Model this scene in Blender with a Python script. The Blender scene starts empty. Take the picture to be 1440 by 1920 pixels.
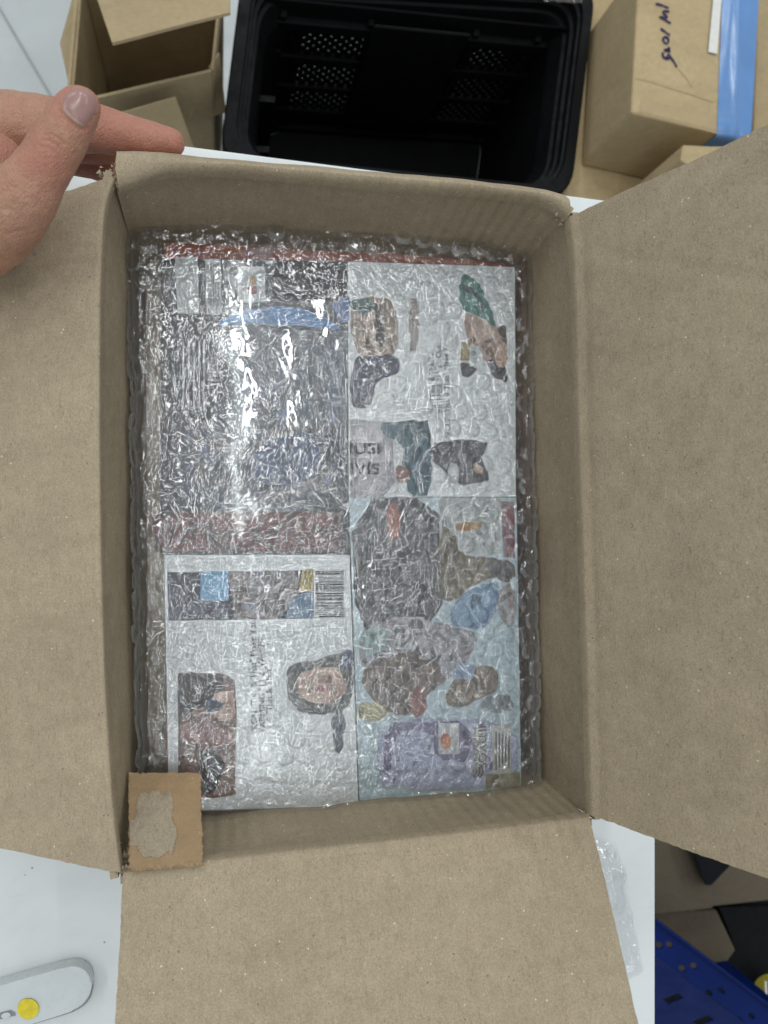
import bpy, bmesh, math, random
import numpy as np
from mathutils import Vector, Matrix, Euler

random.seed(7)
rng = np.random.default_rng(11)
scene = bpy.context.scene
COL = scene.collection

# ------------------------------------------------------------------ camera
FPX, CXP, CYP = 1397.0, 720.0, 960.0          # focal length and centre in photo pixels
H = 0.100                                     # height of the carton rim above the table
CAM_ROT = Euler((0.0420461, -0.21637784, -0.02607651), 'XYZ')
CAM_LOC = Vector((-0.06036511, -0.01023961, 0.31081241 + H))
cam_data = bpy.data.cameras.new('camera')
cam = bpy.data.objects.new('camera', cam_data)
COL.objects.link(cam)
cam.location = CAM_LOC
cam.rotation_euler = CAM_ROT
cam_data.sensor_fit = 'VERTICAL'
cam_data.sensor_height = 24.0
cam_data.lens = FPX / 1920.0 * 24.0
cam_data.clip_start = 0.01
cam_data.clip_end = 50
cam_data.dof.use_dof = True
cam_data.dof.focus_distance = 0.345
cam_data.dof.aperture_fstop = cam_data.lens / 1.9
scene.camera = cam
CR = CAM_ROT.to_matrix()

# ------------------------------------------------------------------ world + lamps
world = bpy.data.worlds.new('World')
scene.world = world
world.use_nodes = True
bg = world.node_tree.nodes['Background']
bg.inputs[0].default_value = (0.80, 0.86, 0.90, 1)
bg.inputs[1].default_value = 0.61


def strip_lamp(name, loc, sx, sy, power, col=(0.97, 1.0, 0.98)):
    l = bpy.data.lights.new(name, 'AREA')
    l.shape = 'RECTANGLE'
    l.size, l.size_y = sx, sy
    l.energy = power
    l.color = col
    o = bpy.data.objects.new(name, l)
    o.location = loc
    COL.objects.link(o)
    return o


strip_lamp('tube_or_fill', (0.00, 0.62, 2.05), 0.045, 1.25, 8.4)
strip_lamp('tube_or_fill', (0.06, -0.95, 2.05), 0.05, 1.15, 4.5)
strip_lamp('tube_or_fill', (-1.75, 0.45, 2.05), 0.05, 1.8, 12)
strip_lamp('tube_or_fill', (1.75, 0.75, 2.05), 0.06, 1.8, 9)  # added fill strip, lights the left wall and softens shadows
strip_lamp('tube_or_fill', (0.15, 2.6, 2.05), 0.06, 1.3, 18)
strip_lamp('tube_or_fill', (-1.25, 2.5, 2.05), 0.06, 1.3, 12)  # added strip, put in for film glints and light on the walls
strip_lamp('tube_or_fill', (1.35, 2.6, 2.05), 0.06, 1.3, 12)  # added likewise, for glints from the far right

scene.render.engine = 'CYCLES'
scene.cycles.use_denoising = True
scene.cycles.transparent_max_bounces = 24
scene.cycles.max_bounces = 6
scene.cycles.diffuse_bounces = 5
scene.cycles.glossy_bounces = 3
scene.cycles.caustics_reflective = False
scene.cycles.caustics_refractive = False
scene.view_settings.view_transform = 'Standard'
scene.view_settings.look = 'None'
scene.view_settings.exposure = 0.0
scene.view_settings.gamma = 1.0


# ------------------------------------------------------------------ helpers
def ray(px, py):
    return CR @ Vector(((px - CXP) / FPX, -(py - CYP) / FPX, -1.0))


def U(px, py, z):
    """world point at height z seen at photo pixel (px, py)"""
    d = ray(px, py)
    return CAM_LOC + d * ((z - CAM_LOC.z) / d.z)


def UD(px, py, depth):
    """world point at camera depth seen at photo pixel"""
    return CAM_LOC + ray(px, py) * depth


def empty(name, loc=(0, 0, 0), label=None, cat=None, group=None):
    o = bpy.data.objects.new(name, None)
    o.empty_display_size = 0.02
    o.location = loc
    COL.objects.link(o)
    tag(o, label, cat, group)
    return o


def tag(o, label=None, cat=None, group=None, kind=None):
    if label: o['label'] = label
    if cat: o['category'] = cat
    if group: o['group'] = group
    if kind: o['kind'] = kind
    return o


def link(name, me, mat, parent=None):
    o = bpy.data.objects.new(name, me)
    if mat is not None:
        me.materials.append(mat)
    COL.objects.link(o)
    if parent is not None:
        o.parent = parent
        o.matrix_parent_inverse = Matrix.Translation(-Vector(parent.location))
    return o


def from_py(name, verts, faces, mat, parent=None, smooth=False):
    me = bpy.data.meshes.new(name)
    me.from_pydata([tuple(v) for v in verts], [], faces)
    me.update()
    if smooth:
        me.polygons.foreach_set('use_smooth', [True] * len(me.polygons))
    return link(name, me, mat, parent)


def bm_obj(name, bm, mat, parent=None, smooth=False, bevel=0.0, seg=2):
    if bevel > 0:
        bmesh.ops.bevel(bm, geom=list(bm.edges), offset=bevel, segments=seg, affect='EDGES', profile=0.6)
    bmesh.ops.recalc_face_normals(bm, faces=bm.faces)
    me = bpy.data.meshes.new(name)
    bm.to_mesh(me)
    bm.free()
    if smooth:
        me.polygons.foreach_set('use_smooth', [True] * len(me.polygons))
    return link(name, me, mat, parent)


def prism(bm, poly, z0, z1):
    """poly: list of xy(z ignored); adds a closed prism"""
    a = [bm.verts.new((p[0], p[1], z0)) for p in poly]
    b = [bm.verts.new((p[0], p[1], z1)) for p in poly]
    n = len(poly)
    bm.faces.new(a[::-1])
    bm.faces.new(b)
    for i in range(n):
        bm.faces.new((a[i], a[(i + 1) % n], b[(i + 1) % n], b[i]))


def hexa(bm, top, bot):
    a = [bm.verts.new(p) for p in bot]
    b = [bm.verts.new(p) for p in top]
    n = len(top)
    bm.faces.new(a[::-1]); bm.faces.new(b)
    for i in range(n):
        bm.faces.new((a[i], a[(i + 1) % n], b[(i + 1) % n], b[i]))


def vnoise(X, Y, cell, seed):
    """smooth gradient noise, about -1..1"""
    r = np.random.default_rng(seed)
    N = 256
    ang = r.random((N, N)) * 2 * np.pi
    gx, gy = np.cos(ang), np.sin(ang)
    x, y = X / cell + 40.3, Y / cell + 57.7
    xi, yi = np.floor(x).astype(int), np.floor(y).astype(int)
    fx, fy = x - xi, y - yi
    def g(ix, iy, dx, dy):
        a, b = ix % N, iy % N
        return gx[a, b] * dx + gy[a, b] * dy
    u = fx ** 3 * (fx * (fx * 6 - 15) + 10)
    v = fy ** 3 * (fy * (fy * 6 - 15) + 10)
    n00, n10 = g(xi, yi, fx, fy), g(xi + 1, yi, fx - 1, fy)
    n01, n11 = g(xi, yi + 1, fx, fy - 1), g(xi + 1, yi + 1, fx - 1, fy - 1)
    return 1.4 * ((n00 * (1 - u) + n10 * u) * (1 - v) + (n01 * (1 - u) + n11 * u) * v)


def grid_mesh(name, P, mat, parent=None, smooth=True):
    """P: (nv, nu, 3) array -> single-sided grid mesh"""
    nv, nu = P.shape[:2]
    me = bpy.data.meshes.new(name)
    idx = np.arange(nv * nu).reshape(nv, nu)
    q = np.stack([idx[:-1, :-1], idx[:-1, 1:], idx[1:, 1:], idx[1:, :-1]], -1).reshape(-1, 4)
    me.vertices.add(nv * nu)
    me.vertices.foreach_set('co', P.astype(np.float32).ravel())
    me.loops.add(q.size)
    me.loops.foreach_set('vertex_index', q.astype(np.int32).ravel())
    me.polygons.add(len(q))
    me.polygons.foreach_set('loop_start', (np.arange(len(q)) * 4).astype(np.int32))
    me.polygons.foreach_set('use_smooth', np.full(len(q), smooth))
    me.update(calc_edges=True)
    return link(name, me, mat, parent)


def grid_normals(P):
    du = np.gradient(P, axis=1)
    dv = np.gradient(P, axis=0)
    n = np.cross(du, dv)
    return n / (np.linalg.norm(n, axis=2, keepdims=True) + 1e-12)


def sheet(name, P, thick, mat, parent=None, up=None, rough=0.0, seed=1):
    """a board of real thickness: P (nv,nu,3) is its visible face, `up` a point on the visible side"""
    P = P.copy()
    nv, nu = P.shape[:2]
    if rough > 0:
        r = np.random.default_rng(seed)
        for k in range(2):
            P[0, :, k] += r.normal(0, rough, nu); P[-1, :, k] += r.normal(0, rough, nu)
            P[:, 0, k] += r.normal(0, rough, nv); P[:, -1, k] += r.normal(0, rough, nv)
    n = grid_normals(P)
    c = P.mean((0, 1))
    ref = np.array(up if up is not None else CAM_LOC) - c
    if (n.mean((0, 1)) * ref).sum() < 0:
        n = -n
    B = P - n * thick
    V = np.concatenate([P.reshape(-1, 3), B.reshape(-1, 3)])
    o = nv * nu
    F, S = [], []
    for i in range(nv - 1):
        for j in range(nu - 1):
            a, b, c2, d = i * nu + j, i * nu + j + 1, (i + 1) * nu + j + 1, (i + 1) * nu + j
            F.append((a, b, c2, d)); F.append((o + d, o + c2, o + b, o + a)); S += [True, True]
    ring = [(0, j) for j in range(nu)] + [(i, nu - 1) for i in range(1, nv)] + \
           [(nv - 1, j) for j in range(nu - 2, -1, -1)] + [(i, 0) for i in range(nv - 2, 0, -1)]
    ring = [i * nu + j for i, j in ring]
    # sharp rim needs its own vertices
    base = len(V)
    V = np.concatenate([V, V[ring], V[[o + k for k in ring]]])
    m = len(ring)
    for k in range(m):
        k2 = (k + 1) % m
        F.append((base + k2, base + k, base + m + k, base + m + k2)); S.append(False)
    me = bpy.data.meshes.new(name)
    me.from_pydata(V.tolist(), [], F)
    me.polygons.foreach_set('use_smooth', S)
    bm = bmesh.new(); bm.from_mesh(me)
    bmesh.ops.recalc_face_normals(bm, faces=bm.faces)
    bm.to_mesh(me); bm.free()
    return link(name, me, mat, parent)


def polyline(pts, n):
    """resample a list of points evenly by arc length"""
    p = np.array([tuple(q) for q in pts], float)
    d = np.r_[0, np.cumsum(np.linalg.norm(np.diff(p, axis=0), axis=1))]
    t = np.linspace(0, d[-1], n)
    return np.stack([np.interp(t, d, p[:, k]) for k in range(p.shape[1])], 1)


def smooth1(a, it):
    a = a.copy()
    for _ in range(it):
        a[1:-1] = a[1:-1] * .5 + (a[:-2] + a[2:]) * .25
    return a


# ------------------------------------------------------------------ materials
def new_mat(name):
    m = bpy.data.materials.new(name)
    m.use_nodes = True
    nt = m.node_tree
    for n in list(nt.nodes):
        nt.nodes.remove(n)
    out = nt.nodes.new('ShaderNodeOutputMaterial')
    return m, nt, out


class NB:
    def __init__(s, nt): s.nt = nt
    def n(s, t, **kw):
        x = s.nt.nodes.new('ShaderNode' + t)
        for k, v in kw.items():
            if k in x.inputs.keys() if isinstance(k, str) else False:
                x.inputs[k].default_value = v
            else:
                setattr(x, k, v)
        return x
    def l(s, a, b): s.nt.links.new(a, b)
    def coord(s, scale=(1, 1, 1), rot=(0, 0, 0)):
        g = s.n('NewGeometry')
        mp = s.n('Mapping')
        mp.inputs['Scale'].default_value = scale
        mp.inputs['Rotation'].default_value = rot
        s.l(g.outputs['Position'], mp.inputs['Vector'])
        return mp.outputs[0]
    def noise(s, co, scale, detail=2.0, rough=0.5, dist=0.0):
        x = s.n('TexNoise')
        x.inputs['Scale'].default_value = scale
        x.inputs['Detail'].default_value = detail
        x.inputs['Roughness'].default_value = rough
        x.inputs['Distortion'].default_value = dist
        s.l(co, x.inputs['Vector'])
        return x.outputs['Fac']
    def ramp(s, f, stops, interp='LINEAR'):
        r = s.n('ValToRGB')
        r.color_ramp.interpolation = interp
        e = r.color_ramp.elements
        while len(e) > len(stops): e.remove(e[-1])
        while len(e) < len(stops): e.new(0.5)
        for k, (p, c) in enumerate(stops):
            e[k].position = p
            e[k].color = (*c, 1) if len(c) == 3 else c
        s.l(f, r.inputs[0])
        return r.outputs[0]
    def mix(s, a, b, fac, mode='MIX'):
        x = s.n('Mix', data_type='RGBA', blend_type=mode)
        for v, sock in ((fac, x.inputs[0]), (a, x.inputs[6]), (b, x.inputs[7])):
            if isinstance(v, (int, float)): sock.default_value = v
            elif isinstance(v, tuple): sock.default_value = (*v[:3], 1)
            else: s.l(v, sock)
        return x.outputs[2]
    def math(s, op, a, b=0.0, clamp=False):
        x = s.n('Math', operation=op, use_clamp=clamp)
        for v, sock in ((a, x.inputs[0]), (b, x.inputs[1])):
            if isinstance(v, (int, float)): sock.default_value = v
            else: s.l(v, sock)
        return x.outputs[0]
    def bump(s, h, strength, dist, nrm=None):
        b = s.n('Bump')
        b.inputs['Strength'].default_value = strength
        b.inputs['Distance'].default_value = dist
        s.l(h, b.inputs['Height'])
        if nrm is not None: s.l(nrm, b.inputs['Normal'])
        return b.outputs[0]


def kraft(name, col, var=0.10, flute=(1, 0, 0), flute_amt=0.25, speck=1.0, rough=0.82):
    m, nt, out = new_mat(name)
    b = NB(nt)
    co = b.coord()
    big = b.noise(co, 18, 3, .55)
    mid = b.noise(co, 160, 3, .6)
    fine = b.noise(co, 1500, 2, .7)
    fib = b.noise(b.coord((1, .25, .6), (0.3, 0.2, 0.5)), 1100, 2, .6, 1.5)
    c = np.array(col)
    base = b.ramp(big, [(.3, tuple(c * (1 - var * .5))), (.7, tuple(c * (1 + var * .45)))])
    base = b.mix(base, b.ramp(mid, [(.3, (.93, .925, .92)), (.7, (1.05, 1.05, 1.05))]), 1.0, 'MULTIPLY')
    base = b.mix(base, b.ramp(fine, [(.28, (.72, .71, .70)), (.72, (1.22, 1.22, 1.22))]), 0.75 * speck, 'MULTIPLY')
    base = b.mix(base, b.ramp(fib, [(.33, (.72, .70, .68)), (.45, (1, 1, 1)), (.62, (1, 1, 1)), (.72, (1.25, 1.24, 1.2))]), 0.6 * speck, 'MULTIPLY')
    scf = b.noise(b.coord((.5, 1.6, 1), (0, 0, .4)), 22, 5, .65, .8)
    base = b.mix(base, b.ramp(scf, [(.30, (.90, .895, .89)), (.5, (1, 1, 1)), (.66, (1, 1, 1)), (.74, (1.10, 1.10, 1.11))]), 1.0, 'MULTIPLY')
    # pale and dark flecks of recycled fibre
    fl = b.n('TexVoronoi'); fl.inputs['Scale'].default_value = 420
    b.l(co, fl.inputs['Vector'])
    wn = b.noise(co, 230, 1, .5)
    lite = b.math('MULTIPLY', b.math('LESS_THAN', fl.outputs['Distance'], .16), b.math('GREATER_THAN', wn, .655))
    dark = b.math('MULTIPLY', b.math('LESS_THAN', fl.outputs['Distance'], .17), b.math('LESS_THAN', wn, .335))
    base = b.mix(base, tuple(np.minimum(c * 1.9 + .08, .75)), b.math('MULTIPLY', lite, .75 * speck))
    base = b.mix(base, tuple(c * .35), b.math('MULTIPLY', dark, .7 * speck))
    p = b.n('BsdfPrincipled')
    b.l(base, p.inputs['Base Color'])
    p.inputs['Roughness'].default_value = rough
    p.inputs['Specular IOR Level'].default_value = 0.22
    w = b.n('TexWave', wave_type='BANDS', bands_direction='DIAGONAL')
    w.bands_direction = 'X'
    w.inputs['Scale'].default_value = 1.0
    w.inputs['Distortion'].default_value = 0.6
    w.inputs['Detail'].default_value = 1.0
    b.l(b.coord((flute[0] * 48, flute[1] * 48, flute[2] * 48)), w.inputs['Vector'])
    h = b.math('ADD', b.math('MULTIPLY', fine, .5), b.math('MULTIPLY', mid, .9))
    h = b.math('ADD', h, b.math('MULTIPLY', w.outputs['Fac'], flute_amt))
    h = b.math('ADD', h, b.math('MULTIPLY', big, 2.5))
    b.l(b.bump(h, .35, .0012), p.inputs['Normal'])
    b.l(p.outputs[0], out.inputs[0])
    return m


def plain(name, col, rough=0.5, spec=0.5, mott=0.08, mscale=60, bump=0.0, bscale=400, metal=0.0, coat=0.0, col2=None):
    m, nt, out = new_mat(name)
    b = NB(nt)
    co = b.coord()
    n1 = b.noise(co, mscale, 4, .6)
    c = np.array(col)
    c2 = np.array(col2) if col2 is not None else c * (1 + mott)
    base = b.ramp(n1, [(.35, tuple(c * (1 - mott))), (.65, tuple(c2))])
    p = b.n('BsdfPrincipled')
    b.l(base, p.inputs['Base Color'])
    r = b.ramp(b.noise(co, mscale * 2.3, 3, .6), [(.3, (rough * .8,) * 3), (.7, (min(rough * 1.25, 1),) * 3)])
    b.l(r, p.inputs['Roughness'])
    p.inputs['Specular IOR Level'].default_value = spec
    p.inputs['Metallic'].default_value = metal
    p.inputs['Coat Weight'].default_value = coat
    p.inputs['Coat Roughness'].default_value = .06
    if bump > 0:
        b.l(b.bump(b.noise(co, bscale, 3, .6), bump, .001), p.inputs['Normal'])
    b.l(p.outputs[0], out.inputs[0])
    return m


PRINTS = {}


def print_mat(cols, scale=120, dist=0.6, rough=.35):
    key = (tuple(cols), scale, dist)
    if key in PRINTS: return PRINTS[key]
    m, nt, out = new_mat('printed_paper')
    b = NB(nt)
    co = b.coord()
    f = b.noise(co, scale, 4, .62, dist)
    n = len(cols)
    st = [(.32 + .36 * k / max(n - 1, 1), cols[k]) for k in range(n)]
    base = b.ramp(f, st)
    base = b.mix(base, b.ramp(b.noise(co, 650, 4, .7, 1.0), [(.32, (.62, .62, .64)), (.5, (1, 1, 1)), (.7, (1.35, 1.33, 1.3))]), .8, 'MULTIPLY')
    p = b.n('BsdfPrincipled')
    b.l(base, p.inputs['Base Color'])
    p.inputs['Roughness'].default_value = rough
    p.inputs['Specular IOR Level'].default_value = .3
    p.inputs['Coat Weight'].default_value = .45
    p.inputs['Coat Roughness'].default_value = .06
    b.l(b.bump(b.noise(co, 40, 2, .5), .22, .0015), p.inputs['Coat Normal'])
    b.l(p.outputs[0], out.inputs[0])
    PRINTS[key] = m
    m['cols'] = [float(v) for c_ in cols for v in c_]
    return m


def film_mat(name, haze=0.07, gloss=1.0, rough=.07, bscale=420, bstr=.5, ridge=.6, bdist=.0009, side=0.0):
    """thin clear polythene: see-through, mirror-like skin, slight milkiness"""
    m, nt, out = new_mat(name)
    b = NB(nt)
    co = b.coord()
    n1 = b.noise(co, bscale, 2, .55, .8)
    n2 = b.noise(co, bscale * .45, 2, .5, 1.2)
    r1 = b.math('SUBTRACT', 1.0, b.math('MULTIPLY', b.math('ABSOLUTE', b.math('SUBTRACT', n2, .5)), 5.0), True)
    r1 = b.math('POWER', r1, 3.0)
    h = b.math('ADD', n1, b.math('MULTIPLY', r1, ridge))
    nrm = b.bump(h, bstr, bdist)
    tr = b.n('BsdfTransparent')
    tr.inputs[0].default_value = (.955, .965, .97, 1)
    gl = b.n('BsdfGlossy')
    gl.inputs['Roughness'].default_value = rough
    gl.inputs['Color'].default_value = (1, 1, 1, 1)
    b.l(nrm, gl.inputs['Normal'])
    fr = b.n('Fresnel'); fr.inputs['IOR'].default_value = 1.5
    b.l(nrm, fr.inputs['Normal'])
    fac = b.math('MULTIPLY', fr.outputs[0], 1.7 * gloss, True)
    fac = b.math('MINIMUM', fac, .30)
    mx = b.n('MixShader')
    b.l(fac, mx.inputs[0]); b.l(tr.outputs[0], mx.inputs[1]); b.l(gl.outputs[0], mx.inputs[2])
    df = b.n('BsdfDiffuse'); df.inputs[0].default_value = (.86, .88, .9, 1)
    b.l(nrm, df.inputs['Normal'])
    gm = b.n('NewGeometry'); sp = b.n('SeparateXYZ'); b.l(gm.outputs['True Normal'], sp.inputs[0])
    sd = b.math('SUBTRACT', 1.0, b.math('ABSOLUTE', sp.outputs[2]), True)
    mx2 = b.n('MixShader')
    b.l(b.math('ADD', b.math('MULTIPLY', b.math('POWER', sd, 1.5), side), haze), mx2.inputs[0])
    b.l(mx.outputs[0], mx2.inputs[1]); b.l(df.outputs[0], mx2.inputs[2])
    b.l(mx2.outputs[0], out.inputs[0])
    return m


def skin_mat():
    m, nt, out = new_mat('skin')
    b = NB(nt)
    co = b.coord()
    n1 = b.noise(co, 45, 3, .6)
    n2 = b.noise(co, 420, 3, .6)
    base = b.ramp(n1, [(.3, (.35, .185, .125)), (.55, (.42, .24, .165)), (.75, (.40, .205, .15))])
    base = b.mix(base, b.ramp(n2, [(.3, (.88, .84, .82)), (.7, (1.1, 1.08, 1.06))]), .8, 'MULTIPLY')
    bat = b.n('Attribute', attribute_name='blush')
    base = b.mix(base, (.42, .155, .115), b.math('MULTIPLY', bat.outputs['Fac'], .6))
    p = b.n('BsdfPrincipled')
    b.l(base, p.inputs['Base Color'])
    p.inputs['Roughness'].default_value = .48
    p.inputs['Specular IOR Level'].default_value = .35
    p.inputs['Subsurface Weight'].default_value = .25
    p.inputs['Subsurface Radius'].default_value = (.006, .0022, .0012)
    p.inputs['Subsurface Scale'].default_value = .5
    v = b.n('TexVoronoi', feature='DISTANCE_TO_EDGE'); v.inputs['Scale'].default_value = 900
    b.l(b.coord((1, .6, 1), (0, 0, .7)), v.inputs['Vector'])
    h = b.math('ADD', b.math('MULTIPLY', v.outputs['Distance'], .8), b.math('MULTIPLY', b.noise(co, 700, 3, .6), .6))
    b.l(b.bump(h, .95, .0006), p.inputs['Normal'])
    b.l(p.outputs[0], out.inputs[0])
    return m


M = {}
M['kraft'] = kraft('recycled_kraft_board', (.392, .322, .226), flute=(0, 1, 0), flute_amt=1.5)
M['kraft_b'] = kraft('recycled_kraft_board_across', (.392, .322, .226), flute=(1, 0, 0), flute_amt=1.5)
M['kraft_scrap'] = kraft('brown_kraft_board', (.385, .268, .155), flute=(0, 0, 0), speck=.5)
M['kraft_torn'] = kraft('torn_board_core', (.40, .335, .25), flute=(0, 0, 0))
M['kraft_yellow'] = kraft('shipping_carton_board', (.46, .355, .205), flute=(0, 0, 0), speck=.35, var=.12)
M['kraft_floor'] = kraft('thin_carton_board', (.40, .31, .185), flute=(0, 0, 0), speck=.3, var=.1)
M['kraft_shade'] = kraft('shade_toned_board', (.115, .093, .066), flute=(0, 0, 0), speck=.4)  # board colour darkened to stand for the shade beside the table
def table_mat():
    m, nt, out = new_mat('white_laminate')
    b = NB(nt)
    co = b.coord()
    base = b.ramp(b.noise(co, 14, 5, .65, .5), [(.3, (.66, .69, .70)), (.55, (.73, .76, .77)), (.8, (.74, .77, .775))])
    v = b.n('TexVoronoi'); v.inputs['Scale'].default_value = 95; b.l(co, v.inputs['Vector'])
    sp = b.math('MULTIPLY', b.math('LESS_THAN', v.outputs['Distance'], .055), b.math('GREATER_THAN', b.noise(co, 60, 1, .5), .55))
    base = b.mix(base, (.22, .22, .21), b.math('MULTIPLY', sp, .7))
    sm_ = b.ramp(b.noise(b.coord((.35, 2.2, 1), (0, 0, .5)), 60, 4, .7, .4), [(.62, (1, 1, 1)), (.74, (.93, .93, .925))])
    base = b.mix(base, sm_, 1.0, 'MULTIPLY')
    p = b.n('BsdfPrincipled')
    b.l(base, p.inputs['Base Color'])
    b.l(b.ramp(b.noise(co, 40, 4, .6), [(.3, (.28,) * 3), (.7, (.5,) * 3)]), p.inputs['Roughness'])
    p.inputs['Specular IOR Level'].default_value = .4
    b.l(p.outputs[0], out.inputs[0])
    return m
M['table'] = table_mat()
M['floor'] = plain('grey_epoxy_floor', (.42, .45, .46), .35, .5, .05, 9, .03, 120)
M['joint'] = plain('floor_joint', (.30, .32, .33), .7, .2)
M['black'] = plain('black_plastic', (.0042, .0044, .0052), .55, .13, .2, 40, .05, 500)
M['black_bag'] = plain('black_bag_film', (.004, .005, .007), .5, .12, .2, 40, .4, 90)
M['blue_tape'] = plain('blue_tape', (.115, .25, .52), .22, .5, .06, 20, .12, 60)
M['white_tape'] = plain('white_paper_tape', (.70, .69, .66), .8, .2, .05, 200, .3, 900)
M['ink'] = plain('violet_marker_ink', (.018, .010, .075), .5, .3, .2, 300)
M['blue_steel'] = plain('blue_painted_steel', (.0010, .0115, .095), .45, .12, .1, 25, .05, 300)
M['yellow'] = plain('yellow_sticker', (.70, .58, .03), .45, .4, .12, 300, .15, 500)
M['yellow_paper'] = plain('yellow_label', (.55, .46, .06), .5, .3, .25, 150)
M['white_plastic'] = plain('white_plastic', (.60, .64, .655), .3, .5, .03, 120)
M['grey_plastic'] = plain('grey_plastic', (.25, .27, .275), .35, .5, .03, 120)
M['black_print'] = plain('black_print', (.03, .03, .035), .5, .2)
M['grey_print'] = plain('grey_print', (.16, .16, .17), .5, .2)
M['pale_print'] = plain('pale_print', (.42, .43, .45), .5, .2)
M['case_dark'] = plain('dark_case_plastic', (.035, .037, .043), .3, .5, .1, 60)
M['case_clear'] = plain('clear_case_plastic', (.30, .31, .32), .2, .5, .06, 60)
M['case_red'] = plain('red_case_plastic', (.50, .075, .045), .3, .5, .2, 60, col2=(.58, .17, .07))
M['film_outer'] = film_mat('bubble_wrap_film', .011, 1.6, .026, 370, .46, .45, .00055, .40)
M['film_inner'] = film_mat('bubble_wrap_inner_film', .010, .8, .036, 420, .46, .6, .00050, .22)
M['tape_clear'] = film_mat('clear_packing_tape', .006, 1.5, .05, 240, .06, .5, .0006)
M['film_loose'] = film_mat('loose_clear_film', .05, 2.0, .07, 120, .55, .8, .002)
M['skin'] = skin_mat()
M['nail'] = plain('finger_nail', (.33, .19, .17), .24, .5, .05, 150, .05, 700)
M['nail_edge'] = plain('pale_nail_root', (.37, .235, .19), .5, .35, .12, 400)

# ================================================================== SETTING
FLOOR_Z = -0.72
flo = from_py('floor', [(-3, -3, FLOOR_Z), (3, -3, FLOOR_Z), (3, 4, FLOOR_Z), (-3, 4, FLOOR_Z)], [(0, 1, 2, 3)], M['floor'])
tag(flo, kind='structure')
a, b_ = U(-30, -35, FLOOR_Z + .003), U(105, 195, FLOOR_Z + .003)
d = (b_ - a).normalized(); s_ = Vector((-d.y, d.x, 0)) * .0011
a2, b2 = a - d * .5, b_ + d * .3
from_py('joint', [a2 - s_, b2 - s_, b2 + s_, a2 + s_], [(0, 1, 2, 3)], M['joint'], flo)

# table: white slab, back edge and right edge as seen
tb1, tb2 = U(430, 284, 0), U(1140, 376, 0)
tr1, tr2 = U(1228.5, 1560, 0), U(1228.5, 1915, 0)
def isect(p, q, r, s):
    d1, d2 = q - p, s - r
    t = ((r.x - p.x) * d2.y - (r.y - p.y) * d2.x) / (d1.x * d2.y - d1.y * d2.x)
    return p + d1 * t
corner = isect(tb1, tb2, tr1, tr2)
dback = (tb1 - tb2).normalized(); dright = (tr2 - tr1).normalized()
poly = [corner, corner + dback * .95, corner + dback * .95 + dright * .62, corner + dright * .62]
tbl = empty('table', (poly[2].x, poly[2].y, FLOOR_Z), 'white laminate work table under the open carton', 'table')
bm = bmesh.new(); prism(bm, poly[::-1], -.028, 0.0)
bm_obj('table_top', bm, M['table'], tbl, bevel=.0012, seg=2)
cen = sum(poly, Vector()) / 4
for p in poly:
    q = p + (cen - p) * .12
    bm = bmesh.new(); prism(bm, [(q.x - .02, q.y - .02), (q.x + .02, q.y - .02), (q.x + .02, q.y + .02), (q.x - .02, q.y + .02)], FLOOR_Z, -.0285)
    bm_obj('leg', bm, M['grey_plastic'], tbl)

# ================================================================== MAIN CARTON
box = empty('cardboard_box', (0, 0, 0), 'large open brown cardboard box with four spread flaps holding the wrapped parcel', 'box')
TH = .003
rim_L = [(214, 330), (200, 352), (190, 400), (184, 560), (183, 800), (186, 1050), (193, 1280), (205, 1480), (216, 1590), (224, 1638)]
rim_R = [(1072, 404), (1081, 470), (1086, 600), (1090, 800), (1097, 1000), (1104, 1200), (1110, 1400), (1113, 1531)]
rim_T = [(220, 347), (262, 333), (306, 317), (405, 316), (560, 328), (688, 341), (894, 356), (1010, 369), (1050, 384), (1068, 402)]
rim_B = [(230, 1640), (300, 1630), (380, 1619), (560, 1598), (760, 1577), (960, 1554), (1106, 1535)]
base_c = {'TL': (-.0965, .133), 'TR': (.0965, .133), 'BR': (.0985, -.135), 'BL': (-.0985, -.135)}

def rim_pts(px, n, z=H):
    p = polyline([U(x, y, z) for x, y in px], n)
    return np.stack([smooth1(p[:, k], 6) for k in range(3)], 1)

def wall(name, rim, c0, c1, seed, belly=.0015, n=70, m=26, ext=.0005):
    top = rim_pts(rim, n, H - .0024)
    top[:, :2] *= 1.004
    c0, c1 = np.array(c0), np.array(c1); e_ = (c1 - c0) / np.linalg.norm(c1 - c0)
    top[0, :2] -= e_ * ext; top[-1, :2] += e_ * ext
    c0, c1 = c0 - e_ * .003, c1 + e_ * .003
    bot = np.stack([np.linspace(c0[0], c1[0], n), np.linspace(c0[1], c1[1], n), np.full(n, .003)], 1)
    v = np.linspace(0, 1, m)[:, None, None]
    P = top[None] * (1 - v) + bot[None] * v
    uu, vv = np.meshgrid(np.linspace(0, .27, n), np.linspace(0, .1, m))
    off = vnoise(uu, vv, .05, seed) * belly + vnoise(uu, vv, .018, seed + 3) * .0004
    nrm = grid_normals(P)
    fade = np.sin(np.clip(np.linspace(0, 1, m), 0, 1) * np.pi)[:, None]
    P = P + nrm * (off * fade)[..., None]
    return sheet(name, P, TH, M['kraft_b' if seed > 22 else 'kraft'], box, up=(0, 0, .12))

wall('wall', rim_L, base_c['TL'], base_c['BL'], 21, ext=.0010)
wall('wall', rim_R, base_c['TR'], base_c['BR'], 22, ext=.0010)
wall('wall', rim_T, base_c['TL'], base_c['TR'], 23)
wall('wall', rim_B, base_c['BL'], base_c['BR'], 24)
bm = bmesh.new(); prism(bm, [(-.1, -.138), (.1, -.138), (.1, .136), (-.1, .136)], .0006, .0029)
bm_obj('bottom_panel', bm, M['kraft'], box)

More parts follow.
